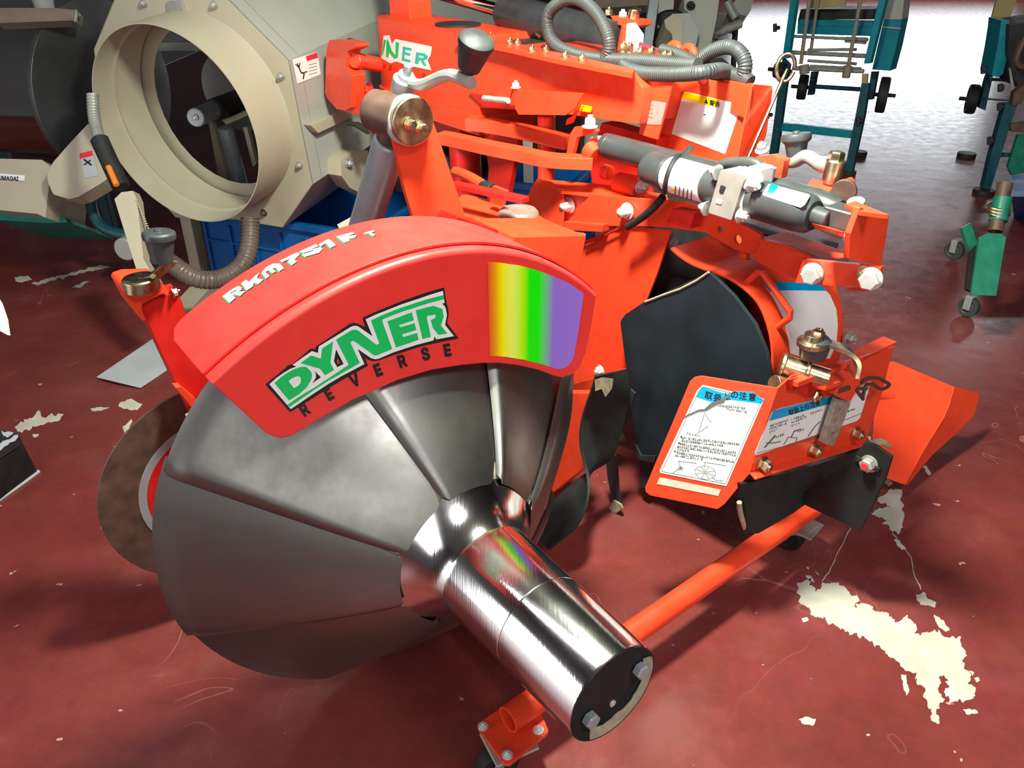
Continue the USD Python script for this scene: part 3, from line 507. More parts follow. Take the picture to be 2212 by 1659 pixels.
# ---- linkage: forked bars between the arm and the tiller frame
lz = .86
def bar(px, zc_, w, h):  # flat bar laid along pixels at height zc_, h tall
    c = np.array([V(*p, z=zc_) for p in px]); c = spline(c, 6) if len(c) > 2 else c
    t = np.gradient(c, axis=0); t /= np.linalg.norm(t, axis=1, keepdims=True); s = np.cross(t, Z)
    return cat([sheet(np.stack([c - s * w / 2 , c + s * w / 2], 1), h)])
mp('link_bar', bar(k4b(-60, 760, 300, 830, 700, 920, 1100, 1000, 1500, 1080, 1800, 1100, 2090, 1110), .905, .045, .03), RED, 'curved orange link bar')
mp('link_bar', bar(k4b(330, 560, 600, 590, 900, 640, 1200, 700, 1500, 770, 1760, 830), .905, .045, .035), RED)
mp('link_lug', plate(k4b(1740, 840, 1770, 700, 1830, 610, 1930, 600, 2140, 650, 2130, 690, 1960, 740, 1860, 760, 1780, 1080, 1700, 1060), .012, .004, b=.8), RED)
mp('link_lug', rod(V(1292, 337, b=.82), V(1275, 318, b=.82) , .03), RED)
mp('bolt', bolt(V(1274, 275, b=.8), Z, .015, h=.02), ZINC)
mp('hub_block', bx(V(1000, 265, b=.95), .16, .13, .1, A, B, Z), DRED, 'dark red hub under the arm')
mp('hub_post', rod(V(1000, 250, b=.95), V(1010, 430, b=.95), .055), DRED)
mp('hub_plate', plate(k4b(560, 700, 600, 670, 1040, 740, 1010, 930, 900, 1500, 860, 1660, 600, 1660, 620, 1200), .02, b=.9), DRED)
mp('hub_post', rod(V(1180, 250, b=.93), V(1180, 420, b=.93), .026), RED)
mp('swivel_pulley', [rod(V(1000, 355, b=.98), V(1003, 342, b=.98), .1, n=40), rod(V(1030, 270, b=1.02), V(1030, 262, b=1.02), .085, n=40)], DARK, 'dark pulleys under the hub')
mp('swivel_handle', tube([V(*p, b=.6) for p in k4b(150, 1240, 400, 1340, 560, 1440)], .014, 10), RED, 'short lever with black grip')
mp('lever_grip', rod(V(1043, 402, b=.6), V(1064, 409, b=.6), .016), BLACK)
mp('lower_bar', bar(k4b(120, 1420, 500, 1500, 900, 1590, 1140, 1640), .87, .03, .012), DRED)
mp('rib_lug', plate(k4b(670, 1440, 860, 1520, 800, 1720, 640, 1680), .012, b=.56), RED)
# ---- gear housing behind the cover: domed top plate, round cap, red box
mp('housing_top', flat([V(*p, z=.8) for p in k7(1080, 380, 1060, 200, 1100, 140, 1320, 190, 1480, 240, 1600, 240, 1890, 430, 2085, 455, 2085, 480, 1540, 485, 1370, 450, 1130, 372)], -Z, .014, .01), RED, 'flat orange housing top')
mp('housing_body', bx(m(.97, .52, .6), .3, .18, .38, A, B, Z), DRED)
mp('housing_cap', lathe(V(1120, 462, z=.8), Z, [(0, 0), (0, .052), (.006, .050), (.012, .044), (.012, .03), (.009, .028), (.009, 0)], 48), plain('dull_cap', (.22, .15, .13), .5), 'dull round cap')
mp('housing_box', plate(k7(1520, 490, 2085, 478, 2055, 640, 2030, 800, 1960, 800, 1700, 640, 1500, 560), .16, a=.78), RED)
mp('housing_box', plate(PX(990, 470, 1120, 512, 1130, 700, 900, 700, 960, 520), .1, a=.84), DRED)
for x, y in PX(1083, 496, 1115, 513): mp('weld', tube([V(x - 12, y - 4, z=.805), V(x, y, z=.805), V(x + 6, y + 8, z=.805)], .007, 8), RED)
# ---- tiller frame: angle beam with dome nuts, curved web, ledge
bT = .82
mp('frame_end', plate(PX(1134, 440, 1146, 408, 1161, 385, 1188, 394, 1213, 410, 1217, 448, 1213, 492, 1188, 484), .006, b=bT - .04), RED)
mp('frame_beam', plate(PX(1212, 412, 1345, 427, 1345, 489, 1300, 487, 1214, 478), .008, b=bT - .01), RED, 'orange angle beam with silver nuts')
mp('frame_beam_top', flat([V(*p, z=am(V(1280, 418, b=bT))[2]) for p in PX(1163, 386, 1300, 398, 1440, 420, 1445, 436, 1340, 427, 1212, 412)], -Z, .008), RED)
mp('frame_web', plate(PX(1340, 426, 1478, 437, 1560, 462, 1640, 505, 1652, 520, 1630, 552, 1585, 538, 1525, 502, 1450, 492, 1340, 487), .01, 0, [((1555, 496), .008), ((1593, 518), .011)], b=bT - .008), RED, 'dark red curved web with holes')
mp('frame_ledge', plate(PX(1212, 479, 1303, 486, 1300, 501, 1215, 497), .05, b=bT - .03), RED)
mp('web_block', plate(PX(1452, 452, 1500, 462, 1490, 495, 1440, 480), .03, b=bT - .04), DRED)
mp('black_tie', tube([V(*p, b=bT - .05) for p in PX(1432, 425, 1405, 455, 1372, 480, 1355, 490)], .009, 10), BLACK, 'black cable')
mp('black_tie', tube([V(*p, b=bT - .012) for p in PX(1355, 490, 1330, 497, 1295, 516, 1265, 530)], .003, 8), DRED)
for x, y in PX(1231, 443, 1356, 456):
    p = V(x, y, b=bT - .012); mp('dome_nut', [rod(p, p - B * .004, .022), hexa(p - B * .004, -B, .0165, .016), lathe(p - B * .02, -B, [(0, .0135), (.007, .012), (.012, .006), (.0135, 0)], 24)], ZINC)
# right-hand arm carrying the tiller hood
mp('hood_arm', plate(PX(1636, 533, 1652, 519, 1700, 530, 1768, 559, 1734, 562, 1720, 611, 1626, 560), .012, b=bT - .02), RED, 'orange arm over the hood')
mp('hood_arm', plate(PX(1734, 560, 1904, 577, 1898, 592, 1867, 622, 1718, 611), .012, b=bT - .045), RED)
mp('hood_arm', flat([V(*p, z=am(V(1740, 540, b=bT))[2]) for p in PX(1640, 515, 1700, 500, 1830, 545, 1835, 567, 1768, 560)], -Z, .01), RED)
mp('arm_foot', plate(PX(1822, 620, 1870, 622, 1888, 600, 1885, 618, 1870, 630, 1840, 628), .02, b=bT - .02), DRED)
for x, y in PX(1756, 590, 1882, 601): mp('bolt', bolt(V(x, y, b=bT - .05), -B - A * .3, .019, 1.15, h=.02, tip=False), ZINC)
mp('bolt', bolt(V(1867, 588, b=bT - .046), -B, .01), GOLD)
mp('end_bracket', plate(PX(1858, 448, 1920, 468, 1913, 520, 1903, 573, 1835, 560, 1838, 505), .012, .002, a=.2), RED, 'tall orange end bracket')
mp('end_bracket', flat([V(*p, z=am(V(1870, 450, a=.2))[2]) for p in PX(1826, 441, 1848, 434, 1862, 440, 1921, 464, 1900, 462, 1858, 456)], -Z, .008), RED)
mp('end_bracket', plate(PX(1805, 498, 1840, 505, 1836, 516, 1812, 510), .05, a=.22), RED)
mp('bracket_pin', rod(V(1849, 442, a=.24), V(1849, 434, a=.24), .016), ALU)
mp('gutter_plate', flat([V(*p, z=.83) for p in PX(1600, 478, 1660, 490, 1812, 525, 1804, 540, 1770, 535, 1640, 502)], -Z, .006), DARK, 'dark strip plate')
mp('split_pin', tube([V(*p, a=.22) for p in PX(1822, 508, 1826, 515, 1824, 520)], .004, 8), ZINC)
# ---- electric actuator: slim tube, motor, clamp, clevis
ax0, ax1 = V(1306, 313, b=.84), V(1815, 455, b=.84); ad = N_(ax1 - ax0); aL = np.linalg.norm(ax1 - ax0)
act = mp('actuator_tube', lathe(ax0, ad, [(0, 0), (0, .024), (.004, .030), (.02, .031), (.022, .029), (.024, .031), (aL - .06, .031), (aL - .03, .028), (aL, .02), (aL, 0)], 40), GREY, 'slim grey actuator tube')
mp('actuator_rod', [rod(ax0 - ad * .05, ax0, .012), hexa(ax0 - ad * .03, ad, .02, .025)], ZINC)
mo0, mo1 = V(1396, 361, b=.77), V(1766, 468, b=.77); md = N_(mo1 - mo0); mL = np.linalg.norm(mo1 - mo0); rM = 41 * ((V(1580, 415, b=.77) - C_) @ W_) / F
def seg(s0, s1, r, c=.006): return lathe(mo0 + md * mL * s0, md, [(0, 0), (0, r - c), (c * .3, r - c * .3), (c, r), ((s1 - s0) * mL - c, r), ((s1 - s0) * mL, r - c), ((s1 - s0) * mL, 0)], 48)
mp('motor_cup', lathe(mo0, md, [(0, 0), (0, rM * .6), (.006, rM * .85), (.018, rM), (mL * .14, rM), (mL * .14, 0)], 48), GREY, 'dark grey motor end cup')
mp('motor_band', seg(.135, .165, rM * 1.05, .003), GREY)
mp('motor_sleeve', seg(.165, .41, rM * .99, .002), WHITE, 'white paper label round the motor')
sl = [mo0 + md * mL * .19, mo0 + md * mL * .4]
def on_motor(x, y):
    r = ray(x, y); d = r - (r @ md) * md; o = C_ - mo0; o = o - (o @ md) * md; q = rM; aa, bb, c2 = d @ d, 2 * d @ o, o @ o - q * q; dd = max(bb * bb - 4 * aa * c2, 0)
    P = C_ + r * ((-bb - math.sqrt(dd)) / 2 / aa); n = P - mo0; return P, N_(n - (n @ md) * md)
k5b = K(1260, 250, 5.53)
mp('motor_print', decal(unary_union([P_(k5b(1100 + i * 24, 835 + i * 6, 1110 + i * 24, 835 + i * 6, 1098 + i * 24, 960 + i * 6, 1088 + i * 24, 960 + i * 6)) for i in range(0, 9, 2)]), on_motor, .0006, .0003, 6), GREYP, 'small grey print', smooth=False)
mp('motor_print', decal(P_(k5b(1060, 870, 1085, 875, 1080, 905, 1055, 900)), on_motor, .0006, .0003, 6), YELLOW, None, smooth=False)
mp('motor_body', seg(.41, .6, rM * .96), GREY)
mp('motor_ring', seg(.59, .69, rM * .97), WHITE, 'white ring of the motor')
mp('motor_cup', lathe(mo0 + md * mL * .67, md, [(0, 0), (0, rM * .9), (.004, rM), (mL * .24, rM), (mL * .29, rM * .93), (mL * .315, rM * .72), (mL * .32, 0)], 48), GREY, 'dark grey motor cup with label')
mp('motor_tail', [rod(mo0 + md * mL * .98, mo0 + md * mL * 1.06, rM * .5), bx(mo0 + md * mL * 1.09 + B * .02, .06, .05, .05, md, B, np.cross(md, B))], GREY)
k6b = K(1560, 260, 4.365)
mp('motor_label', decal(rnd(P_(k6b(440, 600, 835, 705, 780, 800, 740, 825, 375, 705)), 4), on_motor, .0006, .0003, 6), WHITE, 'white label with a teal mark', smooth=False)
mp('motor_print', decal(P_(k6b(460, 598, 535, 620, 480, 695, 425, 682)), on_motor, .0009, .0003, 6), TEALP, None, smooth=False)
mp('tie_band', tube([on_motor(*p)[0] for p in k5b(1140, 480, 1060, 580, 1010, 700, 980, 830, 965, 920)], .006, 8), DARK, 'black cable tie')
mp('tie_tail', tube([V(*p, b=.79) for p in k5b(1190, 460, 1240, 425, 1290, 375)], .007, 8), GREY)
# cast clamp round the motor
cp = V(1574, 420, b=.73)
fr = [V(*p, b=.725) for p in k5b(1640, 650, 1940, 710, 1770, 1250, 1490, 1160)]
mp('motor_clamp', flat(fr, nrm(1574, 420, b=1), .10, .004), ALU, 'cast grey motor clamp')
mp('clamp_window', plate(k5b(1640, 830, 1700, 845, 1665, 930, 1620, 915), .004, .002, b=.7235), DARK, None, smooth=False)
mp('clamp_window', plate(k5b(1590, 1000, 1660, 1015, 1645, 1060, 1570, 1040), .004, .002, b=.7235), WHITE, None, smooth=False)
mp('clamp_lid', flat([V(*p, b=.76) for p in k5b(1680, 650, 1850, 620, 2010, 690, 1960, 760, 1700, 690)], B, .05), ALU)
for x, y in k5b(1615, 680, 1480, 1110, 1870, 1190, 2000, 820): mp('bolt', bolt(V(x, y, b=.73), -md if x < 1570 else md, .012), ZINC)
mp('motor_clip', [bx(V(1640, 385, b=.77), .03, .05, .05, md, B), rod(V(1612, 402, b=.74), V(1640, 380, b=.74), .012)], WHITE, 'white plastic clip')
mp('motor_lead', tube([V(*p, b=.79) for p in k5b(1620, 600, 1720, 565, 1900, 550, 2060, 570, 2140, 650)], .0105, 12), CONDUIT, 'grey lead looped to the motor')
# ---- sticker box at the right: open-sided red housing
bS = 1.0
mp('sticker_plate', plate(PX(1405, 340, 1460, 160, 1630, 190, 1605, 280, 1585, 360, 1560, 368), .006, b=bS), RED, 'red housing plate')
mp('sticker_box_top', flat([V(*p, z=am(V(1560, 172, b=bS))[2]) for p in PX(1532, 162, 1540, 158, 1628, 180, 1626, 188)] , -Z, .07), RED)
mp('sticker_box_side', plate(PX(1624, 190, 1630, 182, 1668, 186, 1668, 200, 1655, 292, 1636, 345, 1590, 362), .006, .002, a=am(V(1626, 250, b=bS))[0]), RED)
mp('sticker_box_rib', plate(PX(1385, 172, 1440, 166, 1456, 168, 1420, 302, 1380, 290, 1392, 210), .006, b=bS - .1), RED)
mp('sticker_box_rib', plate(PX(1300, 265, 1420, 300, 1410, 330, 1290, 290), .05, b=bS - .05), DRED)
ws = onpl(b=bS)
mp('warning_sticker', decal(rnd(P_(PX(1478, 197, 1602, 226, 1567, 333, 1451, 289)), 3), ws, .0006, .0004), WHITE, 'white warning sticker', smooth=False)
mp('sticker_band', decal(P_(PX(1478, 198, 1556, 216, 1548, 232, 1473, 213)), ws, .0009, .0004), YELLOW, 'yellow header band', smooth=False)
mp('sticker_print', decal(unary_union([P_(PX(1522, 222, 1527, 213, 1530, 224)), ptext('警告', 1532, 225, 10, -14, 2, True)]), ws, .0012, .0004), BLACKP, None, smooth=False)
mp('sticker_print', decal(unary_union([P_(PX(1522, 246, 1525, 247, 1523, 249, 1520, 248))]), ws, .0009, .0004), BLACKP, None, smooth=False)
mp('sticker_patch', decal(P_(PX(1394, 215, 1440, 222, 1428, 270, 1380, 268)), onpl(b=bS - .1), .0006, .0004), plain('faded_print', (.5, .22, .2), .5), 'faded pink sticker', smooth=False)
mp('sticker_print', decal(unary_union([P_(PX(1394, 224 + i * 9, 1412, 226 + i * 9, 1411, 228 + i * 9, 1393, 226 + i * 9)) for i in range(4)]), onpl(b=bS - .1), .0009, .0004), GREYP, None, smooth=False)
mp('dowel', rod(V(1518, 167, b=bS - .01), V(1518, 172, b=bS - .03), .012), DRED)
mp('thin_rod', tube([V(1612, 350, b=.95), V(1700, 150, b=1.1)], .004, 8, 0), GOLD, 'thin bent wire rod')
rc = V(1697, 146, b=1.1); mp('rod_eye', tube([rc + .03 * (math.cos(t) * R_ * .7 + math.sin(t) * Z) for t in np.linspace(0, 6.0, 14)], .0045, 8), GOLD)
# ---- upper hydraulic cylinder, rod, its bracket and conduits
u0, u1 = V(1090, 26, b=1.1), V(1330, 92, b=1.1); ud = N_(u1 - u0); uL = np.linalg.norm(u1 - u0)
ur = 40 * ((V(1200, 55, b=1.1) - C_) @ W_) / F
mp('lift_cylinder', lathe(u0, ud, [(0, 0), (0, ur * .8), (.006, ur * .92), (.035, ur * .92), (.036, ur), (uL * .48, ur), (uL * .485, ur * 1.03), (uL * .5, ur * 1.03), (uL, ur * 1.0), (uL, ur * .8), (uL, 0)], 48), plain('black_cylinder', (.03, .03, .034), .3, var=.15), 'black hydraulic cylinder')
mp('cylinder_seal', rod(u0 - ud * .012, u0 + ud * .004, ur * .5), YELLOW, 'yellow rod seal')
mp('cylinder_rod', rod(u0 - ud * .5, u0, ur * .36), CHROME, 'bright piston rod')
mp('cylinder_bracket', plate(PX(1318, 34, 1380, 45, 1378, 56, 1365, 62, 1330, 52), .05, b=1.1), RED)
mp('cylinder_bracket', [rod(V(1363, 52, b=1.12), V(1352, 112, b=1.12), .026), plate(PX(1333, 50, 1352, 56, 1340, 110, 1322, 105), .03, b=1.14)], RED)
mp('pin', rod(V(1366, 48, b=1.12), V(1372, 18, b=1.12), .016), GOLD)
mp('bolt', bolt(V(1315, 32, b=1.12), Z, .012), GOLD); mp('bolt', bolt(V(1345, 38, b=1.13), Z, .012), ZINC)
mp('brass_fitting', rod(V(1158, 62, b=1.06), V(1172, 80, b=1.06), .012), GOLD)
mp('white_connector', bx(V(1371, 83, b=1.05), .045, .035, .05, N_(A * -.8 + Z * -.6), B), WHITE, 'white plastic connector')
mp('hook', cat([tube([V(1453 + x, 124 + y, b=1.08) for x, y in PX(-14, -2, -8, -20, 4, -28, 14, -18, 14, 0)], .011, 8), tube([V(1484 + x, 130 + y, b=1.08) for x, y in PX(-14, -2, -8, -20, 4, -28, 14, -18, 14, 0)], .011, 8)]), RED, 'two red hooks')
cz = lambda px, b: [V(*p, b=b) for p in px]
mp('conduit', tube(cz(PX(1309, 122, 1316, 100, 1306, 60, 1280, 20, 1240, -4, 1205, 8, 1182, 40, 1188, 80, 1215, 106, 1260, 122, 1330, 130, 1400, 133, 1470, 140, 1508, 141), .92), .0165, 14, 8, rib=.006), CONDUIT, 'ribbed grey cable conduit')
mp('conduit', tube(cz(PX(1345, 140, 1365, 152, 1420, 160, 1480, 160, 1520, 156), .9) + [V(1548, 152, b=.95), V(1580, 162, b=1.03)], .0165, 14, 8, rib=.006), CONDUIT)
mp('conduit', tube(cz(PX(1505, 142, 1525, 118, 1555, 104, 1585, 104, 1608, 130, 1605, 160), 1.02), .0165, 14, 8, rib=.006), CONDUIT)
mp('conduit', tube(cz(PX(1430, 108, 1465, 118, 1500, 136), 1.04), .015, 12, 8, rib=.006), CONDUIT)
mp('conduit', tube(cz(PX(1540, 156, 1570, 160, 1605, 168, 1620, 178), 1.02), .0165, 14, 8, rib=.006), CONDUIT)
mp('lead', tube(cz(PX(1383, 95, 1400, 103, 1425, 110), 1.04), .006, 8), REDP, 'thin red lead')
mp('black_tie', tube(cz(PX(1420, 162, 1440, 148, 1475, 137, 1500, 130), .95), .005, 8), BLACK)
# ---- second crank with grey knob at the right, its lug
kb = V(1720, 340, b=.95); kt = V(1720, 285, b=.95)
mp('crank_knob', lathe(kb, kt - kb, [(-.012, 0), (-.012, .017), (.03, .024), (.032, .027), (.036, .031), (.044, .032), (.05, .029), (.052, .008), (.055, .007), (.055, 0)], 40), GREY, 'grey topped brown crank knob')
mp('crank_arm', tube([V(*p, b=.93) for p in k6b(620, 395, 700, 385, 790, 340, 880, 385, 980, 420, 1060, 415)], [.010, .013, .014, .014, .018, .02], 12), ALU, 'cast crank arm')
mp('crank_hub', [rod(V(1797, 395, b=.92), V(1807, 345, b=.92), .02), hexa(V(1805, 348, b=.92), Z, .016, .02)], GOLD, 'brass-coloured crank hub')
mp('lug_plate', flat([V(*p, z=am(V(1775, 400, b=.9))[2]) for p in k6b(790, 620, 850, 545, 1060, 610, 1000, 690)], -Z, .01), RED)
mp('lug_plate', plate(k6b(1000, 690, 1060, 610, 1140, 560, 1190, 540, 1222, 580, 1215, 680, 1140, 780), .012, .004, b=.88), RED)
lp = V(1825, 412, b=.878); mp('lug_pin', rod(lp, lp - B * .01 - A * .004, .024), RUST)
mp('worn_boss', plate(k6b(230, 400, 330, 340, 470, 325, 590, 370, 555, 550, 400, 530), .02, .004, b=.9), plain('scuffed_red', (.7, .08, .03), .5, var=.3, scale=50), 'scuffed red boss')
mp('bolt', bolt(V(1647, 325, b=.95), B * -.5 + Z, .012), ZINC)
# ---- tie rods seen under the actuator
mp('cross_tube', rod(V(1335, 395, b=.9), V(1385, 405, b=.9), .028), RED); mp('cross_lug', rod(V(1305, 370, b=.9), V(1318, 374, b=.9), .02), RED)
mp('cross_block', flat([V(*p, b=.95) for p in PX(1270, 330, 1380, 345, 1395, 420, 1280, 400)], B, .03), DRED)
mp('bolt', bolt(V(1383, 403, b=.88), -A, .014), ZINC)
# ---- plate between drum and tiller, drum backing frame
mp('divider_plate', plate(PX(1262, 520, 1345, 488, 1449, 498, 1420, 590, 1392, 662, 1352, 800, 1290, 818, 1240, 860, 1230, 600), .006, b=bT), RED, 'tall red divider plate')
mp('divider_foot', plate(PX(1240, 830, 1290, 815, 1345, 800, 1330, 845, 1262, 850, 1240, 850), .05, b=bT - .06), RED)
mp('back_frame', plate(PX(1215, 850, 1275, 850, 1266, 930, 1262, 1010, 1196, 1062, 1130, 1110, 1180, 980), .03, b=.6), RED, 'red casing behind the drum')
mp('bolt', bolt(V(1297, 800, b=bT - .06), -B, .012), ZINC)
# rubber flap, curling towards the cone
lf = [V(*p, b=q) for p, q in zip(PX(1287, 812, 1276, 848, 1260, 895, 1253, 935, 1256, 975, 1267, 1015, 1272, 1055, 1264, 1100, 1244, 1138, 1216, 1163, 1186, 1188), [.57, .57, .57, .56, .55, .53, .51, .48, .45, .42, .39])]
rf = [V(*p, b=q) for p, q in zip(PX(1352, 797, 1358, 840, 1352, 890, 1344, 925, 1335, 955, 1322, 985, 1290, 1010, 1250, 1035, 1215, 1065, 1180, 1100, 1140, 1140), [.7, .7, .7, .69, .68, .66, .61, .56, .51, .47, .43])]
lf, rf = spline(lf, 5), spline(rf, 5)
mp('rubber_flap', sheet(loft(lf, rf, 8), .007), BLACK, 'curled black rubber flap')
mp('mud_smear', decal(Polygon(PX(1285, 820, 1300, 815, 1325, 818, 1322, 840, 1308, 858, 1300, 840, 1286, 845)).buffer(0), onpl(b=.565), .0005, .0), MUD, None, smooth=False)
mp('flap_bracket', plate(PX(1362, 840, 1342, 905, 1325, 965, 1331, 968, 1352, 915, 1372, 850), .004, b=.72), DARK)
mp('bolt', bolt(V(1342, 944, b=.72), -B, .011), RUST)
# ---- tiller hood: bent sheet along B, rubber curtain in its mouth
b0, b1 = .8, 1.06
rim = PX(1449, 537, 1470, 555, 1492, 569, 1539, 587, 1580, 605, 1607, 624, 1634, 651, 1654, 692, 1664, 730, 1668, 780, 1665, 828)
rp = [am(V(*p, b=b0)) for p in rim]; rp = [(p[0], p[2]) for p in rp]; rp += [(rp[-1][0] + .005, rp[-1][1] - .1), (rp[-1][0] + .03, rp[-1][1] - .2)]
rs = spline(np.array(rp), 6)
hood = mp('tiller_hood', sheet(np.array([[m(a, b, z) for b in (b0, b0 + .008, (b0 + b1) / 2, b1)] for a, z in rs]), .006), RED, 'rounded red tiller hood')
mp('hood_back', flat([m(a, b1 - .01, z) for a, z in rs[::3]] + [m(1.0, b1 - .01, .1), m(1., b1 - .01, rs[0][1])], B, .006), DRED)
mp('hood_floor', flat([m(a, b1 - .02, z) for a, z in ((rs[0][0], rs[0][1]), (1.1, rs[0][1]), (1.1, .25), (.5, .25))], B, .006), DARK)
mp('tiller_rotor', lathe(m(.68, b0 + .06, .42), B, [(0, 0), (0, .07), (.02, .08), (.02, .24), (.03, .24), (.03, .08), (.16, .08), (.16, 0)], 40), DARK, 'dark tiller rotor')
HP = np.array([m(a, 0, z) for a, z in rs]); HE = HP[1:] - HP[:-1]; HN = np.cross(HE, B); HN /= np.linalg.norm(HN, axis=1, keepdims=True); HD = ((HP[:-1] - C_) * HN).sum(1)
def on_hood(x, y):
    r = ray(x, y); t = HD / (HN @ r); P = C_ + t[:, None] * r; s = ((P - HP[:-1]) * HE).sum(1) / (HE * HE).sum(1)
    ok = (s > -.02) & (s < 1.02)
    if not ok.any(): return V(x, y, b=.9), -B
    i = np.argmin(np.where(ok, t, 9e9)); n = HN[i] if HN[i] @ r < 0 else -HN[i]
    return P[i] + n * .003, n
k3 = K(1200, 380, 2.9493)
mp('hood_label', decal(P_(k3(1325, 695, 1430, 685, 1580, 685, 1680, 700, 1740, 760, 1780, 850, 1790, 950, 1780, 1060, 1740, 1160, 1620, 1170, 1485, 1130, 1472, 1020, 1440, 900, 1385, 790)), on_hood, .0006, .0004, 14), WHITE, 'white label wrapped over the hood', smooth=False)
mp('hood_label', decal(P_(k3(1325, 695, 1430, 685, 1580, 685, 1680, 700, 1720, 735, 1600, 735, 1460, 735, 1360, 745)), on_hood, .0009, .0004, 14), BLUEP, 'blue band of the hood label', smooth=False)
hf1, hn = on_hood(1612, 612); hf2, hn2 = on_hood(1678, 706)
hh = N_(hn + hn2) * .05
mp('hood_handle', tube([hf1, hf1 + hh * .8, hf1 + hh + (hf2 - hf1) * .08, hf2 + hh - (hf2 - hf1) * .08, hf2 + hh * .8, hf2], .0075, 8, 0), RED, 'red grab handle')
for x, y in PX(1832, 728): mp('bolt', bolt(V(x, y, b=b1), -A, .012), ALU)
mp('hood_bolt', bolt(V(1608, 558, z=am(V(1608, 560, b=.86))[2]), Z, .012), RED)
mp('hood_bolt', bolt(V(1454, 527, b=.86), -A, .012), ALU)
cu = np.array([(1530, 588), (1392, 652), (1350, 680), (1340, 695), (1352, 790), (1375, 970), (1383, 983), (1445, 1002), (1560, 1040), (1640, 1020), (1668, 900), (1668, 830), (1655, 760), (1630, 700), (1585, 640), (1550, 605)])
mp('rubber_curtain', plate([tuple(p) for p in cu], .01, b=.775), SHEET, 'blue-black rubber curtain in the hood mouth')
mp('curtain_edge', tube([V(*p, b=.774) for p in PX(1531, 588, 1505, 606, 1470, 624, 1430, 638, 1394, 652)], .003, 8, 0), TAN, 'pale worn upper edge')
mp('curtain_strap', plate(PX(1372, 960, 1384, 984, 1416, 985, 1412, 1000, 1376, 992), .02, b=.77), DARK)
mp('curtain_strap', plate(PX(1383, 990, 1405, 995, 1400, 1060, 1385, 1050), .01, b=.79), DARK)
mp('tine_blade', plate(PX(1306, 960, 1330, 985, 1337, 1075, 1344, 1098, 1326, 1100, 1312, 1030), .006, b=.705), DARK)
mp('blade_tip', plate(PX(1325, 1080, 1340, 1090, 1344, 1098, 1332, 1108, 1310, 1108), .006, b=.7), MUD)
# ---- folded sticker panel at the tiller's side
aP = .27
p0, p1 = V(1681, 838, a=aP), V(1615, 1030, a=aP); fd = N_(np.array([-.94, .34, 0])); fn = N_(np.cross(p1 - p0, fd)); FP = (p0, fn)
flap = mp('panel_flap', plate(PX(1681, 838, 1619, 1023, 1600, 1046, 1566, 1088, 1550, 1100, 1404, 1070, 1394, 1062, 1394, 1052, 1490, 824, 1500, 815, 1515, 812), .004, .006, pl=FP), RED, 'folded red panel with a white sticker')
panel = mp('side_panel', plate(PX(1681, 838, 1712, 812, 1850, 775, 1933, 749, 1925, 768, 1905, 850, 1871, 952, 1619, 1023), .004, a=aP), RED, 'red side panel with a wide sticker')
mp('panel_rim', flat([V(1863, 779, a=aP), V(1934, 751, a=aP), V(1934, 751, a=aP) + A * .035, V(1863, 779, a=aP) + A * .035], Z, .006), RED, None, panel)
mp('panel_lip', sheet(loft([V(*p, a=aP) for p in PX(1619, 1021, 1740, 988, 1871, 951)], [V(*p, a=aP - .02) for p in PX(1632, 1036, 1745, 1000, 1868, 962)], 2), .004), RED, None, panel)
k43 = K(1300, 640, 3.16); kl = K(1380, 800, 6.9125)
fl = onpl(pl=FP); pn = onpl(a=aP)
mp('manual_sticker', decal(rnd(P_(k43(650, 645, 690, 605, 1110, 700, 850, 1295, 400, 1205, 395, 1190)), 2), fl, .0006, .0003), WHITE, 'white instruction sticker', flap, smooth=False)
mp('sticker_band', decal(P_(kl(850, 392, 940, 248, 970, 245, 1300, 350, 1440, 310, 1700, 320, 1870, 440, 1830, 495, 1330, 432, 1080, 470)), fl, .0009, .0003), BLUEP, 'blue header band', flap, smooth=False)
for c_, x, y, an in (('取', 975, 405, -9), ('扱', 1110, 440, -9), ('上', 1250, 440, 8), ('の', 1370, 405, 2), ('注', 1490, 415, -5), ('意', 1630, 435, -5)):
    mp('header_character', decal(ptext(c_, 1380 + x / 6.9125, 800 + y / 6.9125, 14.5, an, 2, True), fl, .0012, .0003), BLACKP, None, flap, smooth=False)
def lines(rows, h, fnn, off=.0009):
    return decal(unary_union([LineString(r).buffer(h) for r in rows]), fnn, off, .0003)
rim1 = P_(k43(660, 650, 695, 615, 1095, 705, 845, 1280, 408, 1195)); fr_ = rim1.difference(rim1.buffer(-.7))
mp('sticker_line', decal(fr_, fl, .0009, .0003), BLACKP, None, flap, smooth=False)
mp('sticker_tear', decal(P_(kl(660, 705, 720, 660, 900, 580, 980, 575, 1080, 480, 1230, 430, 1320, 365, 1380, 370, 1290, 440, 1270, 480, 1180, 500, 1010, 600, 900, 610, 700, 695)), fl, .0016, .0003), GREYP, 'grey tear across the sticker', flap, smooth=False)
rng = np.random.default_rng(5)
def textrow(x0, y0, x1, y1, step, h):
    out = []; n = int(np.hypot(x1 - x0, y1 - y0) / step)
    for i in range(n):
        t = (i + .15) / n; x, y = x0 + (x1 - x0) * t, y0 + (y1 - y0) * t; w = step * rng.uniform(.4, .75); dx, dy = (x1 - x0) / np.hypot(x1 - x0, y1 - y0), (y1 - y0) / np.hypot(x1 - x0, y1 - y0)
        for q in (-.5, .1, .5):
            if rng.random() < .75: out.append(LineString([(x, y + q * h), (x + dx * w, y + dy * w + q * h)]).buffer(h * .16))
        if rng.random() < .7: xx = x + dx * w * rng.random(); out.append(LineString([(xx, y - .5 * h), (xx - h * .3, y + .5 * h)]).buffer(h * .14))
    return out
rows = []
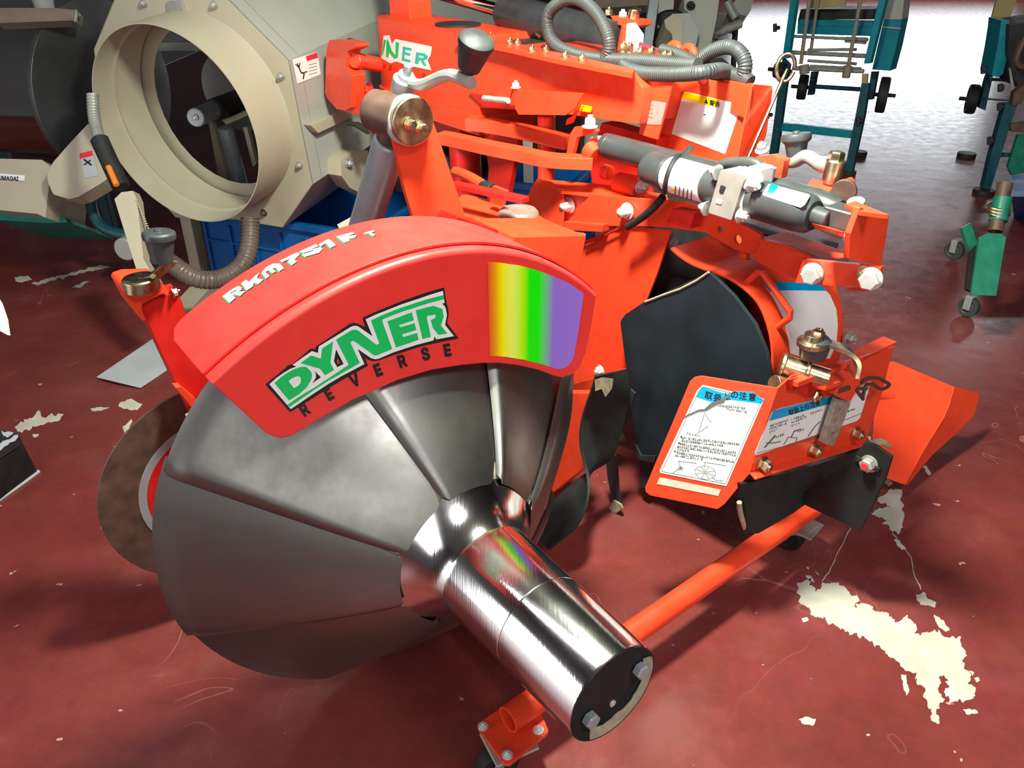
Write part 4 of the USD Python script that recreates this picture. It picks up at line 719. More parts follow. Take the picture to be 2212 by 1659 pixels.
for r in ((545, 965, 945, 1010), (545, 985, 830, 1018), (530, 1005, 920, 1068), (515, 1025, 915, 1085), (515, 1045, 600, 1055), (510, 1065, 905, 1130), (500, 1085, 690, 1112), (790, 742, 980, 765), (840, 765, 990, 790), (580, 935, 630, 940)):
    (x0, y0), (x1, y1) = k43(*r); rows += textrow(x0, y0, x1, y1, 4.6, 3.6)
mp('sticker_text', decal(unary_union(rows), fl, .0009, .0003), GREYP, 'rows of small print', flap, smooth=False, kind='stuff')
for x, y in k43(543, 958, 527, 1000, 500, 1058): mp('bullet', decal(Point(x, y).buffer(1.7), fl, .001, .0003), BLACKP, None, flap, smooth=False)
cx_, cy_ = k43(706, 1202)[0]; el = lambda r: affinity.scale(Point(0, 0).buffer(r, quad_segs=16), 1, .63, origin=(0, 0))
wheel = unary_union([el(23).difference(el(22.1)), el(5).difference(el(4)), el(2.5).difference(el(1.6))] + [LineString([(6 * math.cos(t), 3.8 * math.sin(t)), (22.5 * math.cos(t), 14.2 * math.sin(t))]).buffer(.4) for t in np.arange(8) * math.pi / 4 + .3])
mp('sticker_drawing', decal(affinity.translate(affinity.rotate(wheel, 8, origin=(0, 0)), cx_, cy_), fl, .0009, .0003), GREYP, 'small drawing of a spoked wheel', flap, smooth=False)
mp('sticker_drawing', decal(unary_union([LineString(kl(*r)).buffer(.5) for r in ((985, 630, 1055, 760, 1090, 755), (1040, 830, 870, 940, 830, 970, 910, 975), (980, 650, 900, 900), (595, 1355, 625, 1450, 510, 1530), (595, 1355, 860, 1385), (990, 1490, 985, 1370, 1300, 1420), (1095, 1590, 1150, 1640, 1260, 1650))] + [affinity.translate(el(6).difference(el(5)), *kl(625, 1460)[0]), affinity.translate(el(3), *kl(625, 1460)[0])]), fl, .0009, .0003), GREYP, None, flap, smooth=False)
mp('cream_strip', decal(P_(k43(395, 1235, 812, 1320, 795, 1363, 375, 1280)), fl, .0006, .0003), CREAMP, 'blank cream strip label', flap, smooth=False)
mp('wide_sticker', decal(rnd(P_(k43(1160, 790, 1200, 768, 1555, 680, 1700, 640, 1840, 575, 1760, 830, 1740, 850, 1050, 1085, 1040, 1075)), 2), pn, .0006, .0003), WHITE, 'wide white sticker on the side panel', panel, smooth=False)
mp('sticker_band', decal(P_(k43(1165, 785, 1200, 770, 1555, 682, 1580, 676, 1560, 730, 1500, 748, 1140, 850)), pn, .0009, .0003), BLUEP, 'blue header band', panel, smooth=False)
for i, c_ in enumerate('取扱上の注意'):
    x, y = k43(1275 + i * 36, 808 - i * 12)[0]; mp('header_character', decal(ptext(c_, x, y, 11, 17, 2, True, sx=.9), pn, .0012, .0003), BLACKP, None, panel, smooth=False)
rows = []
for r in ((1145, 885, 1270, 840), (1140, 905, 1260, 865), (1140, 928, 1200, 905), (1290, 840, 1380, 810), (1290, 860, 1400, 820), (1290, 885, 1350, 862), (1420, 800, 1510, 770), (1170, 965, 1240, 940), (1320, 925, 1380, 905), (1660, 790, 1730, 765)):
    (x0, y0), (x1, y1) = k43(*r); rows += textrow(x0, y0, x1, y1, 4.4, 3.)
mp('sticker_text', decal(unary_union(rows), pn, .0009, .0003), GREYP, 'rows of small print', panel, smooth=False, kind='stuff')
mp('sticker_drawing', decal(unary_union([LineString(k43(*r)).buffer(w) for w, r in ((1.5, (1110, 1030, 1150, 985, 1180, 950)), (1., (1120, 1000, 1170, 1000, 1215, 990)), (1.1, (1290, 960, 1310, 920, 1355, 905)), (.8, (1240, 1010, 1270, 960, 1330, 965, 1320, 1000)), (1., (1405, 955, 1450, 890, 1485, 855)), (.7, (1400, 970, 1520, 930)), (.6, (1640, 850, 1790, 790)), (.5, (1060, 1068, 1490, 960)))]), pn, .0009, .0003), GREYP, 'small machine drawings', panel, smooth=False)
for x, y in k43(1088, 1140, 1435, 1040, 1725, 930):
    p = V(x, y, a=aP); mp('flange_nut', [rod(p, p - A * .005, .0185), hexa(p - A * .004, -A, .0145, .018), rod(p - A * .02, p - A * .026, .007)], GOLD, None, panel)
# black skirts under the panel
mp('rubber_skirt', sheet(loft([V(*p, a=aP + .004) for p in PX(1597, 1044, 1640, 1034, 1740, 1008, 1830, 980, 1872, 952)], [V(*p, a=aP - .01 + .01 * i) for i, p in enumerate(PX(1612, 1150, 1634, 1150, 1712, 1104, 1800, 1040, 1868, 975))], 8), .011), BLACK, 'black rubber skirt below the panel')
mp('skirt_edge', tube([V(*p, a=aP - .004) for p in PX(1597, 1085, 1599, 1105, 1606, 1130, 1612, 1146)], .006, 8), TAN, 'pale cut edge')
mp('rear_skirt', plate(PX(1868, 955, 1890, 962, 1926, 987, 1911, 1036, 1858, 1147, 1842, 1139, 1724, 1084, 1745, 1060, 1835, 1000), .008, b=.9), BLACK, 'black flat rear skirt')
p = V(1879, 1001, b=.9); mp('flange_nut', [rod(p, p - B * .005, .02), hexa(p - B * .004, -B, .016, .016)], ALU); mp('paint_dab', rod(p - B * .018, p - B * .022, .008), REDP)
mp('rear_skirt_bar', plate(PX(1850, 985, 1900, 1012, 1896, 1020, 1845, 994), .004, b=.894), DARK)
# gold crank, spools, red slide bars, locking pin
k3b = K(1640, 690, 6.9125)
kbb = V(1754, 775, a=.27); mp('grip', lathe(kbb, Z, [(0, 0), (0, .018), (.006, .027), (.03, .031), (.045, .031), (.05, .026), (.05, 0)], 36), GREY, 'grey rubber grip under the crank')
dg = float((V(1754, 742, a=.27) - C_) @ W_)
gc = spline([V(*p, d=dg) for p in k3b(820, 300, 960, 325, 1130, 390, 1290, 450, 1400, 530, 1450, 620, 1445, 720, 1420, 830)], 6)
mp('gold_crank', sheet(np.stack([gc - np.array([0, .017, 0]), gc + np.array([0, .017, 0])], 1), .009), GOLD, 'bent gold flat crank')
mp('crank_boss', [lathe(V(1754, 742, d=dg), Z, [(-.004, 0), (-.004, .031), (.006, .031), (.008, .02), (.022, .018), (.022, 0)], 32), hexa(V(1766, 728, d=dg), Z, .014, .015), rod(V(1769, 719, d=dg), V(1771, 709, d=dg), .007)], GOLD)
ds = float((V(1690, 790, a=.31) - C_) @ W_)
mp('spool', lathe(V(1686, 785, d=ds), N_(V(1745, 803, d=ds - .01) - V(1686, 785, d=ds)), [(0, 0), (0, .024), (.006, .027), (.009, .022), (.05, .0215), (.052, .026), (.057, .026), (.06, .0195), (.1, .0195), (.1, 0)], 36), GOLD, 'gold spool')
mp('spool', lathe(V(1672, 828, d=ds - .02), N_(V(1700, 833, d=ds) - V(1672, 828, d=ds - .02)), [(0, 0), (0, .017), (.004, .0185), (.03, .0175), (.03, 0)], 28), GOLD)
zs = am(V(1780, 800, a=.25))[2]
def top_lip(name, px, depth, mt, lab=None):
    P = [V(*p, z=zs) for p in px]; mp(name, flat(P, -Z, depth), mt, lab)
top_lip('slide_bar', k3b(415, 890, 1225, 600, 1325, 650, 590, 940), .012, RED, 'red slide bar')
mp('slide_bar', plate(k3b(440, 905, 700, 850, 1350, 660, 1350, 730, 1130, 850, 850, 1000, 770, 1180, 600, 1080, 450, 1060), .004, a=.262), DRED)
zs -= .02
top_lip('slide_tab', k3b(780, 920, 1210, 750, 1370, 830, 1350, 880, 1000, 1005, 900, 980), .01, RED)
mp('clamp_block', plate(k3b(1350, 800, 1480, 870, 1550, 820, 1500, 960, 1430, 1100, 1370, 1215, 1310, 1215, 1110, 1120, 1240, 960), .03, .002, a=.235), RED, 'red clamp block')
mp('slotted_bar', plate(k3b(1175, 1190, 1370, 1230, 1300, 1420, 1180, 1730, 1110, 1895, 960, 1850, 1020, 1660), .014, 0, [((1813, 888), .006), ((1798, 938), .006)], a=.245), plain('slotted_steel', (.42, .39, .34), .5, metal=.5, var=.3, scale=60), 'pale steel bar with holes')
mp('bolt', bolt(V(1752, 848, a=.28), -A, .016), GOLD); mp('bolt', bolt(V(1725, 837, a=.28), -A, .009), GOLD)
mp('lynch_pin', [tube([V(*p, a=.235) for p in k3b(1520, 940, 1600, 890, 1700, 870, 1800, 880, 1900, 940, 1940, 985, 1900, 1015, 1750, 1005, 1600, 980)], .0042, 8), tube([V(*p, a=.235) for p in k3b(1600, 980, 1580, 1020, 1540, 1170)], .0042, 8, 0), tube([V(*p, a=.235) for p in k3b(1440, 1040, 1550, 1190)], .0042, 8, 0), tube([V(*p, a=.235) for p in k3b(1440, 1035, 1600, 1030)], .0042, 8, 0)], RUST, 'wire lynch pin')
mp('weld_rod', rod(V(1812, 844, a=.234), V(1833, 837, a=.234), .006), RUST)
# ---- end shield at the right
n1 = N_(-A * .72 + Z * .6 - B * .25); S0 = V(1953, 1046, z=.05)
mp('end_shield', plate(PX(1905, 785, 1930, 780, 1996, 808, 2060, 835, 2048, 875, 2038, 900, 1992, 975, 1953, 1046, 1906, 1030, 1880, 985, 1890, 900), .006, pl=(S0, n1)), RED, 'bent red end shield')
fo = [V(*p, pl=(S0, n1)) for p in PX(2060, 835, 2048, 875, 2038, 900, 1992, 975, 1953, 1046)]
fi = [V(*p, d=(q - C_) @ W_ + e) for p, q, e in zip(PX(2114, 850, 2104, 895, 2066, 934, 2012, 982, 1957, 1048), fo, (.1, .11, .08, .05, .03))]
mp('end_shield', sheet(loft(fo, fi, 4), .006), RED)
mp('shield_arm', tube([m(.45, 1.04, .3), m(.5, 1.25, .3), V(1935, 860, pl=(S0, n1)) + A * .02], .02, 10, 0), RED)
mp('mud_smear', decal(rough(PX(1878, 950, 1900, 948, 1920, 955, 1928, 965, 1905, 962, 1880, 965), 5, 40), onpl(pl=(S0, n1)), .002, .001), MUD, 'dried mud', smooth=False)
# ================================================================ castor stand under the implement
ST = MB
s0, s1 = V(1097, 1555, z=.125), V(1745, 1103, z=.125)
part(ST, 'stand_pipe', pipe(s0, s0 + (s1 - s0) * 1.02, .0265), RED, 'long red pipe')
part(ST, 'stand_cross_pipe', pipe(s0 + (s1 - s0) * .12, s0 + (s1 - s0) * .12 + A * .85, .026), RED)
part(ST, 'stand_post', rod(m(.8, .1, .12), m(.8, .1, .5), .03), DRED)
sd = N_(s1 - s0); sn = np.cross(Z, sd)
fpl = [V(*p, z=.118) for p in PX(1033, 1575, 1060, 1545, 1178, 1575, 1180, 1590, 1102, 1650, 1090, 1650)]
k8 = K(980, 1440, 7.575)
foot = part(ST, 'stand_foot_plate', flat([V(*p, z=.1) for p in k8(395, 1000, 420, 930, 500, 860, 1250, 340, 1560, 1060, 920, 1590, 830, 1590)], -Z, .008, .008), RED)
for x, y in k8(480, 980, 880, 1450, 1385, 1040): part(ST, 'bolt', bolt(V(x, y, z=.1), Z, .008, h=.006), ZINC, None)
def castor(p, yaw, r=.042, top=.092):
    d = np.array([math.cos(yaw), math.sin(yaw), 0]); s = np.cross(Z, d); c = np.array([p[0], p[1], r + .002]) + d * .025
    cs = part(ST, 'castor', [bx(np.array([p[0], p[1], top - .004]), .09, .08, .006, d), rod(np.array([p[0], p[1], top - .02]), np.array([p[0], p[1], top - .006]), .028)] + [flat([c + s * q + v for v in (d * .012, -d * .03 + Z * (top - .022 - c[2]), d * .03 + Z * (top - .022 - c[2]) - d * .04, d * .012 + Z * (top - .022 - c[2]), d * .016 + Z * .01)], s, .003) for q in (-.022, .019)] + [rod(c - s * .026, c + s * .026, .006)], ALU, 'grey steel castor fork')
    part(cs, 'wheel', lathe(c - s * .016, s, [(0, 0), (0, r * .3), (.004, r * .3), (.004, r * .6), (0, r * .7), (0, r * .92), (.005, r), (.027, r), (.032, r * .92), (.032, r * .7), (.028, r * .6), (.028, r * .3), (.032, r * .3), (.032, 0)], 36), BLACK, 'black wheel')
castor(V(1100, 1600, z=.09), 3.6)
castor(s1 - sd * .02, 2.4)
castor(s0 + (s1 - s0) * .12 + A * .83, 1.)
# ================================================================ behind: beige fan machine with the big round outlet
k0 = K(0, 0, 2.765)
GN = N_([.3758 * math.cos(.1138), .9267 * math.cos(.1138), math.sin(.1138)]); rC = C_ + 2.9 * ray(377, 279); rR = .3555
BM = thing('fan_housing', 'beige sheet-metal machine with a large round open outlet, behind the red implement', 'machine', np.array([-.8, 3.4, 0]))
u_, v_, _ = basis(GN)
part(BM, 'outlet_ring', pipe(rC, rC + GN * .24, rR, .004, 96), BEIGE, 'wide cream outlet ring')
part(BM, 'ring_lip', pipe(rC + GN * .1, rC + GN * .104, rR - .001, .012, 96), BEIGE)
fp = rC + GN * .2; FPN = (fp, GN)
fpx = PX(262, -60, 440, -60, 495, 0, 624, 130, 647, 253, 676, 398, 611, 492, 506, 474, 380, 470, 225, 300, 203, 105, 246, 0)
fpl_ = [V(*p, pl=FPN) for p in fpx]
part(BM, 'front_plate', flat(fpl_, GN, .003, 0, [(fp, rR - .002)]), BEIGE, 'cream front plate')
part(BM, 'inner_plate', flat(fpl_, GN, .003, 0, [(fp, rR - .05)]) .apply_translation(GN * .06), BEIGE)
L = 1.85
for i in (1, 2, 3, 4, 5, 6, 10, 0):
    a, b = fpl_[i], fpl_[(i + 1) % len(fpl_)]; ax = N_(b - a); n = N_(np.cross(ax, GN)); n = n if n @ (fp - a) > 0 else -n
    part(BM, 'side_panel', flat([a, b, b + GN * L, a + GN * L], n, .003), BEIGEG if i in (1, 2, 3, 4) else BEIGE)
part(BM, 'rear_plate', flat([p + GN * L for p in fpl_], GN, .003), BEIGEG)
part(BM, 'inner_wall', flat([p + GN * .75 for p in fpl_], GN, .003), plain('beige_in_shade', (.12, .09, .07), .7, var=.1), 'inner wall with shade and red floor bounce painted in as brown')  # beige wall, its shade and floor bounce put into a brown base colour
dc = fp + GN * .55 + u_ * 0; dq = V(505, 200, pl=(fp + GN * .5, GN))
part(BM, 'fan_disc', rod(dq, dq + GN * .01, .17, n=48), BEIGEG, 'grey disc inside the outlet')
sh0, sh1 = V(422, 254, pl=(fp + GN * .05, GN)), V(520, 215, pl=(fp + GN * .5, GN))
sf = part(BM, 'shaft', rod(sh0, sh0 + (sh1 - sh0) * .35, .036), GALV, 'grey shaft stub'); part(BM, 'shaft', rod(sh0 + (sh1 - sh0) * .35, sh1, .045), DARK)
part(BM, 'shaft_bolt', bolt(sh0, -GN, .010), ZINC, None, kind=None)
part(BM, 'bearing_shelf', flat([V(*p, pl=(fp + GN * .3, GN)) for p in k0(1330, 720, 1470, 660, 1480, 690, 1350, 745)], GN, .2), BEIGE)
part(BM, 'inner_tube', rod(V(487, 275, pl=(fp + GN * .3, GN)), V(532, 450, pl=(fp + GN * .3, GN)), .035), GALV, 'bluish tube inside the outlet')
part(BM, 'inner_rib', flat([V(*p, pl=(fp + GN * .28, GN)) for p in k0(1245, 730, 1270, 730, 1390, 1200, 1330, 1200)], GN, .02), BEIGE)
part(BM, 'inner_rib', flat([V(*p, pl=(fp + GN * .32, GN)) for p in k0(1450, 760, 1475, 760, 1530, 980, 1510, 1000)], GN, .02), BEIGE)
for x, y in k0(860, 20, 1280, 30, 1680, 455, 1790, 985, 1577, 1270): part(BM, 'bolt', bolt(V(x, y, pl=FPN), -GN, .011), ALU if y < 440 else RUST)
part(BM, 'top_hinge', flat([V(*p, pl=FPN) for p in k0(1010, 5, 1090, 0, 1110, 60, 1010, 65)], -GN, .012), ALU)
# right-hand side details lie in the plane of panel 3
e0, e1 = fpl_[3], fpl_[4]; SN = N_(np.cross(e1 - e0, GN)); SN = SN if SN @ (C_ - e0) > 0 else -SN; SP = (e0 + SN * .002, SN)
sp = lambda *p: [V(*q, pl=SP) for q in k0(*p)]
part(BM, 'warning_label', decal(rnd(P_(k0(1745, 355, 1895, 310, 1915, 445, 1775, 500)), 1), onpl(pl=SP), .0006, .0003), WHITE, 'white warning label with a red band', smooth=False)
part(BM, 'label_band', decal(P_(k0(1825, 337, 1893, 312, 1898, 345, 1832, 366)), onpl(pl=SP), .0009, .0003), REDP, None, smooth=False)
part(BM, 'label_figure', decal(unary_union([LineString(k0(1775, 380, 1795, 430, 1815, 440, 1810, 470)).buffer(1.3), LineString(k0(1765, 385, 1785, 405, 1790, 378)).buffer(1), LineString(k0(1800, 437, 1832, 428)).buffer(1.2)]), onpl(pl=SP), .0009, .0003), BLACKP, None, smooth=False)
part(BM, 'label_text', decal(unary_union([LineString(k0(1845, 388 + i * 19, 1890, 376 + i * 19)).buffer(.6) for i in range(4)]), onpl(pl=SP), .0009, .0003), GREYP, None, smooth=False, kind='stuff')
part(BM, 'side_rail', flat(sp(1815, 745, 2070, 640, 2075, 690, 1860, 790, 1820, 750), SN, .03), BEIGE)
part(BM, 'side_bracket', flat(sp(1955, 950, 2045, 885, 2120, 890, 2140, 1130, 2120, 1165, 2010, 1110, 1960, 1040), SN, .06), BEIGE, 'cream bracket with a bolt')
part(BM, 'bolt', bolt(V(*k0(1995, 965)[0], pl=SP) + SN * .06, SN, .014), ALU)
part(BM, 'foot_leg', flat([V(*p, d=2.75) for p in PX(776, 415, 800, 400, 803, 480, 790, 500, 735, 498, 728, 485, 770, 462)], W_, .05), BEIGE)
for (x, y) in ((250, 610), (780, 520)): pass
for px, e in (((436, 600), 0), ((760, 560), .55)):
    g = V(*px, z=0.) + GN * e; part(BM, 'leg', bx(np.array([g[0], g[1], .3]), .06, .06, .6, GN), BEIGE)
fl0, fl1 = V(370, 705, z=.03), V(462, 602, z=.03)
part(BM, 'base_rail', bx((fl0 + fl1) / 2, np.linalg.norm(fl1 - fl0) * 1.05, .09, .06, N_(fl1 - fl0)), BEIGE)
# toothed slide post left of the outlet with valve and clear hose
pd = 2.75
part(BM, 'toothed_post', flat([V(*p, d=pd) for p in PX(247, 430, 262, 415, 287, 412, 295, 430, 300, 470, 310, 560, 345, 620, 312, 640, 300, 600, 275, 520)], W_, .05), BEIGE, 'cream toothed post')
part(BM, 'tooth_strip', [flat([V(x, y, d=pd - .004) for x, y in ((293 + i * 2.05, 430 + i * 5), (299 + i * 2.05, 432.5 + i * 5), (294 + i * 2.05, 435 + i * 5))], W_, .004) for i in range(15)], BEIGE, kind='stuff')
part(BM, 'valve', [rod(V(214, 300, d=2.8), V(262, 405, d=2.78), .03)], DARK, 'dark valve fittings')
part(BM, 'valve_lever', rod(V(234, 360, d=2.75), V(252, 400, d=2.73), .01), plain('orange_plastic', (.8, .2, .02), .4), 'orange valve lever')
part(BM, 'clear_hose', tube([V(200, 205, d=2.86), V(203, 250, d=2.85), V(216, 300, d=2.8)], .02, 12, 8, rib=.012), ALU, 'pale ribbed hose')
part(BM, 'drain_hose', tube([V(*p, d=q) for p, q in (((540, 470), 3.1), ((540, 520), 3.1), ((520, 575), 3.08), ((470, 603), 3.05), ((420, 600), 3.0), ((385, 580), 3.0), ((365, 565), 3.0))], .034, 14, 8, rib=.014), HOSEM, 'brown ribbed hose hanging below')
# ================================================================ blue crates
SX = np.array([GN[1], -GN[0], 0]); SX = N_(SX); SY = np.cross(Z, SX)
def crate(label, p, w, d, h, ax, group=None):
    ay = np.cross(Z, ax); t = thing('crate', label, 'crate', p, group); t0 = .012; q = lambda x, y, z: p + ax * x + ay * y + Z * z
    def wall(c, l, a, n):
        ms = [bx(c, l, t0, h, a)]; k = max(2, int(l / .12))
        ms += [bx(c + a * (i / k - .5) * l * .98 + n * .012 - Z * .02, .012, .02, h * .8, a) for i in range(k + 1)]
        ms += [bx(c + Z * (h / 2 - .015) + n * .012, l, .03, .03, a), bx(c + Z * (h * .12) + n * .008, l, .018, .012, a), bx(c - Z * (h / 2 - .01) + n * .006, l, .014, .02, a)]
        return ms
    part(t, 'front_wall', wall(q(w / 2, 0, h / 2), w, ax, -ay), BLUE); part(t, 'back_wall', wall(q(w / 2, d, h / 2), w, ax, ay), BLUE)
    part(t, 'side_wall', wall(q(0, d / 2, h / 2), d, ay, -ax), BLUE); part(t, 'side_wall', wall(q(w, d / 2, h / 2), d, ay, ax), BLUE)
    part(t, 'bottom', bx(q(w / 2, d / 2, .01), w, d, .012, ax), BLUE)
g0 = V(470, 616, z=0.)
crate('large blue plastic crate on the floor under the outlet of the beige machine', np.array([g0[0], g0[1], .0]), .8, .5, .36, SX)
g1 = V(905, 560, z=0.)
crate('blue crate half hidden behind the red implement, right of the jack tube', np.array([g1[0], g1[1] + .2, 0]), .75, .5, .38, SX)
# ================================================================ mirror drum machine at the far left
DM = thing('polisher', 'machine with a mirror-bright horizontal drum and cream belt cover on a teal frame, far left', 'machine', np.array([-2.2, 3.4, 0]))
dcen = V(265, 200, d=3.75); dR = .395
part(DM, 'drum', lathe(dcen - SX * 2.2, SX, [(0, 0), (0, dR * .86), (2.1, dR * .86), (2.1, 0)], 72), CHROME, 'mirror-bright drum')
part(DM, 'drum_flange', lathe(dcen - SX * .12, SX, [(0, 0), (0, dR), (.012, dR + .004), (.03, dR), (.05, dR * .6), (.05, 0)], 72), plain('drum_end_steel', (.3, .31, .32), .3, metal=.9, var=.15, scale=4), 'dull steel end disc')
part(DM, 'top_bar', flat([V(*p, d=3.35) for p in PX(-10, 17, 120, 17, 164, 22, 160, 44, -10, 50)], W_, .06), plain('bar_brown', (.2, .15, .12), .6), 'grey-brown top bar')
part(DM, 'top_clip', tube([V(*p, d=3.34) for p in PX(163, 48, 166, 22, 174, 36)], .008, 8, 0), ALU)
part(DM, 'motor_box', flat([V(*p, d=3.3) for p in PX(-20, 342, 90, 345, 110, 360, 98, 470, 80, 462, -20, 452)], W_, .3), BEIGE, 'cream box with a name label')
part(DM, 'name_label', decal(P_(k0(-20, 1035, 150, 1048, 147, 1080, -20, 1068)), lambda x, y: (V(x, y, d=3.299), -W_), .0008, .0005), WHITE, 'white name label', smooth=False)
part(DM, 'name_letters', decal(ptext('KUMAGAI', -11, 387.5, 8.2, -3.5, 4, sx=.93), lambda x, y: (V(x, y, d=3.299), -W_), .0012, .0005), BLACKP, None, smooth=False, kind='stuff')
part(DM, 'belt_cover', flat([V(*p, d=3.2) for p in PX(104, 395, 101, 375, 115, 350, 150, 310, 195, 262, 232, 300, 240, 380, 220, 395, 170, 425, 150, 430, 115, 420)], W_, .1, .02), BEIGE, 'cream belt cover')
part(DM, 'cover_label', decal(P_(k0(475, 918, 550, 900, 590, 1050, 500, 1065)), lambda x, y: (V(x, y, d=3.199), -W_), .0008, .0005), PAPER, 'pale warning label', smooth=False)
part(DM, 'label_band', decal(P_(k0(475, 918, 550, 900, 556, 930, 480, 950)), lambda x, y: (V(x, y, d=3.199), -W_), .0012, .0005), REDP, None, smooth=False)
part(DM, 'label_figure', decal(unary_union([LineString(k0(505, 955, 545, 985)).buffer(2), LineString(k0(505, 985, 540, 960)).buffer(1.5)]), lambda x, y: (V(x, y, d=3.199), -W_), .0012, .0005), BLACKP, None, smooth=False)
part(DM, 'base_frame', flat([V(*p, d=3.4) for p in PX(-20, 452, 80, 462, 140, 470, 145, 480, 105, 482, -20, 474)], W_, .4), plain('teal_base', (.0, .2, .15), .45), 'teal base frame')
part(DM, 'frame_tube', tube([V(*p, d=3.5) for p in PX(196, 425, 200, 455, 215, 485, 240, 500, 285, 508)], .024, 12), DTEAL)
part(DM, 'castor', rod(V(268, 540, d=3.45), V(285, 530, d=3.5), .05), BEIGEG, 'pale castor wheel')
for px in ((30, 520), (230, 540)): g = V(*px, z=0.); part(DM, 'leg', bx(np.array([g[0] - .1, g[1] + .3, .2]), .05, .05, .4), DTEAL)
# shelf of odds and ends above the drum machine
SH = thing('rear_bench', 'dim bench with pale clutter behind the mirror drum, top left', 'bench', np.array([-2.6, 5.6, 0]))
part(SH, 'bench_top', bx(np.array([-2.7, 5.8, .74]), 2.4, .7, .05), BEIGEG); part(SH, 'leg', bx(np.array([-3.7, 5.6, .36]), .06, .06, .72), DARK); part(SH, 'leg', bx(np.array([-1.7, 5.6, .36]), .06, .06, .72), DARK)
single('storage_bin', 'small white bin on the dim bench at top left', 'bin', lathe(V(95, 12, d=5.0), Z, [(-.06, 0), (-.06, .05), (.05, .065), (.05, .06), (-.05, .045), (-.05, 0)], 24), WHITE)
# ================================================================ small things on the floor at the left
single('paper_sheet', 'crumpled grey sheet lying on the floor left of the gauge post', 'paper', sheet(np.array([[V(x, y, z=.008 + .006 * math.sin(i * .9 + j * .7)) for j, (x, y) in enumerate(zip(np.linspace(a[0], b[0], 6), np.linspace(a[1], b[1], 6)))] for i, (a, b) in enumerate(zip(np.linspace((208, 815), (330, 732), 6), np.linspace((304, 838), (420, 760), 6)))]), .002), PAPER, smooth=60)
BX = thing('black_case', 'black plastic case with a pale worn corner, cut off by the left edge', 'case', V(-20, 1080, z=0.))
cv = [V(*p, z=.16) for p in PX(-140, 930, 8, 930, 42, 938, 40, 946, -60, 1010, -180, 1030)]
part(BX, 'lid', flat(cv, -Z, .025, .006), DARK)
cl = [V(*p, z=0.) for p in PX(-160, 975, 10, 985, 82, 1022, -20, 1098, -200, 1110)]
part(BX, 'body', trimesh.convex.convex_hull(np.array([p - Z * .03 for p in cv] + cl)), BLACK, smooth=20)
part(BX, 'worn_corner', decal(rough(PX(-5, 962, 38, 938, 42, 942, 38, 948, 0, 974), 6, 60).union(rough(PX(2, 932, 30, 935, 20, 944, 8, 945), 5, 61)), onpl(z=.16), .0006, .0004), PAPER, 'pale scuffed corner', smooth=False)
part(BX, 'edge_strip', tube([V(*p, z=.004) for p in PX(84, 1018, 40, 1050, -20, 1092)], .006, 8, 0), PAPER)
single('white_cover', 'white curved plastic piece sticking in at the left edge', 'cover', flat([V(*p, d=1.9) for p in PX(-60, 560, 0, 655, 12, 690, 17, 724, 0, 715, -60, 690)], W_, .01), WHITE)
# ================================================================ teal threshing frame, upper right
TF = thing('teal_thresher', 'teal machine frame on four legs with brown straps and rollers, upper right', 'machine', np.array([2.1, 5.6, 0]))
t0, t1 = V(1667, 342, z=.02), V(1833, 372, z=.02); tx = N_(t1 - t0); tn = np.cross(Z, tx); tn = tn if tn[1] > 0 else -tn; TP = (t0, tn)
k6 = K(1640, 0, 6.9125); tv = lambda off, *p: [V(*q, pl=(t0 + tn * off, tn)) for q in p]
def tpl(off, t, px, mt, name, lab=None, r=0): return part(TF, name, flat(tv(off, *px), tn, t, r), mt, lab)
tpl(0, .05, PX(1716, -60, 1728, -60, 1702, 126, 1690, 126), TEAL, 'upper_post')
tpl(0, .05, PX(1912, -60, 1928, -60, 1879, 137, 1866, 137), TEAL, 'upper_post')
tpl(.0, .04, PX(1690, 126, 1704, 140, 1682, 300, 1675, 342, 1660, 342, 1668, 290), DTEAL, 'leg'); tpl(0, .04, PX(1861, 180, 1877, 180, 1866, 250, 1840, 372, 1824, 370, 1850, 240), DTEAL, 'leg')
tpl(.02, .03, PX(1672, 264, 1850, 283, 1848, 300, 1670, 281), TEAL, 'lower_rail'); tpl(.3, .06, PX(1724, 42, 1885, 46, 1880, 78, 1722, 73), TEAL, 'cross_beam')
tpl(.25, .02, PX(1724, 56, 1885, 60, 1880, 78, 1722, 73), TEAL, 'cross_beam')
tpl(.35, .12, PX(1909, 42, 1948, 42, 1936, 100, 1922, 153, 1884, 150), TEAL, 'side_housing', 'teal side housing'); tpl(.34, .12, PX(1925, -60, 1960, -60, 1948, 42, 1909, 42), BEIGEG, 'side_housing'); tpl(.33, .01, PX(1906, 56, 1946, 60, 1945, 64, 1905, 60), GALV, 'bright_edge')
tpl(.2, .01, PX(1744, -60, 1830, -60, 1826, 15, 1750, 17), WOOD, 'board', 'yellowish board'); tpl(.36, .3, PX(1730, 20, 1888, 20, 1885, 42, 1724, 42), DARK, 'recess_shade')  # the last slab is shade under the beam, put in as dark colour
for (a, b) in (((1752, -30), (1730, 138)), ((1864, -30), (1832, 146))): part(TF, 'strap', tube(tv(-.04, a, b), .012, 8, 0), ROPE)
part(TF, 'strap', tube(tv(.12, (1768, -10), (1751, 115)), .010, 8, 0), ROPE)
part(TF, 'strap_end', rod(*tv(-.05, (1737, 140), (1738, 160)), .03), ROPE); part(TF, 'strap_end', rod(*tv(-.05, (1832, 142), (1827, 168)), .024), ROPE)
for i, (x0, y0, x1, y1) in enumerate(((1708, 78, 1875, 86), (1706, 113, 1870, 121), (1745, 131, 1850, 138), (1712, 147, 1866, 154), (1745, 108, 1850, 107), (1750, 144, 1860, 150))): part(TF, 'roller', rod(*tv(.08 + .05 * (i % 3), (x0, y0), (x1, y1)), .009 + .004 * (i % 2), n=12), ALU)
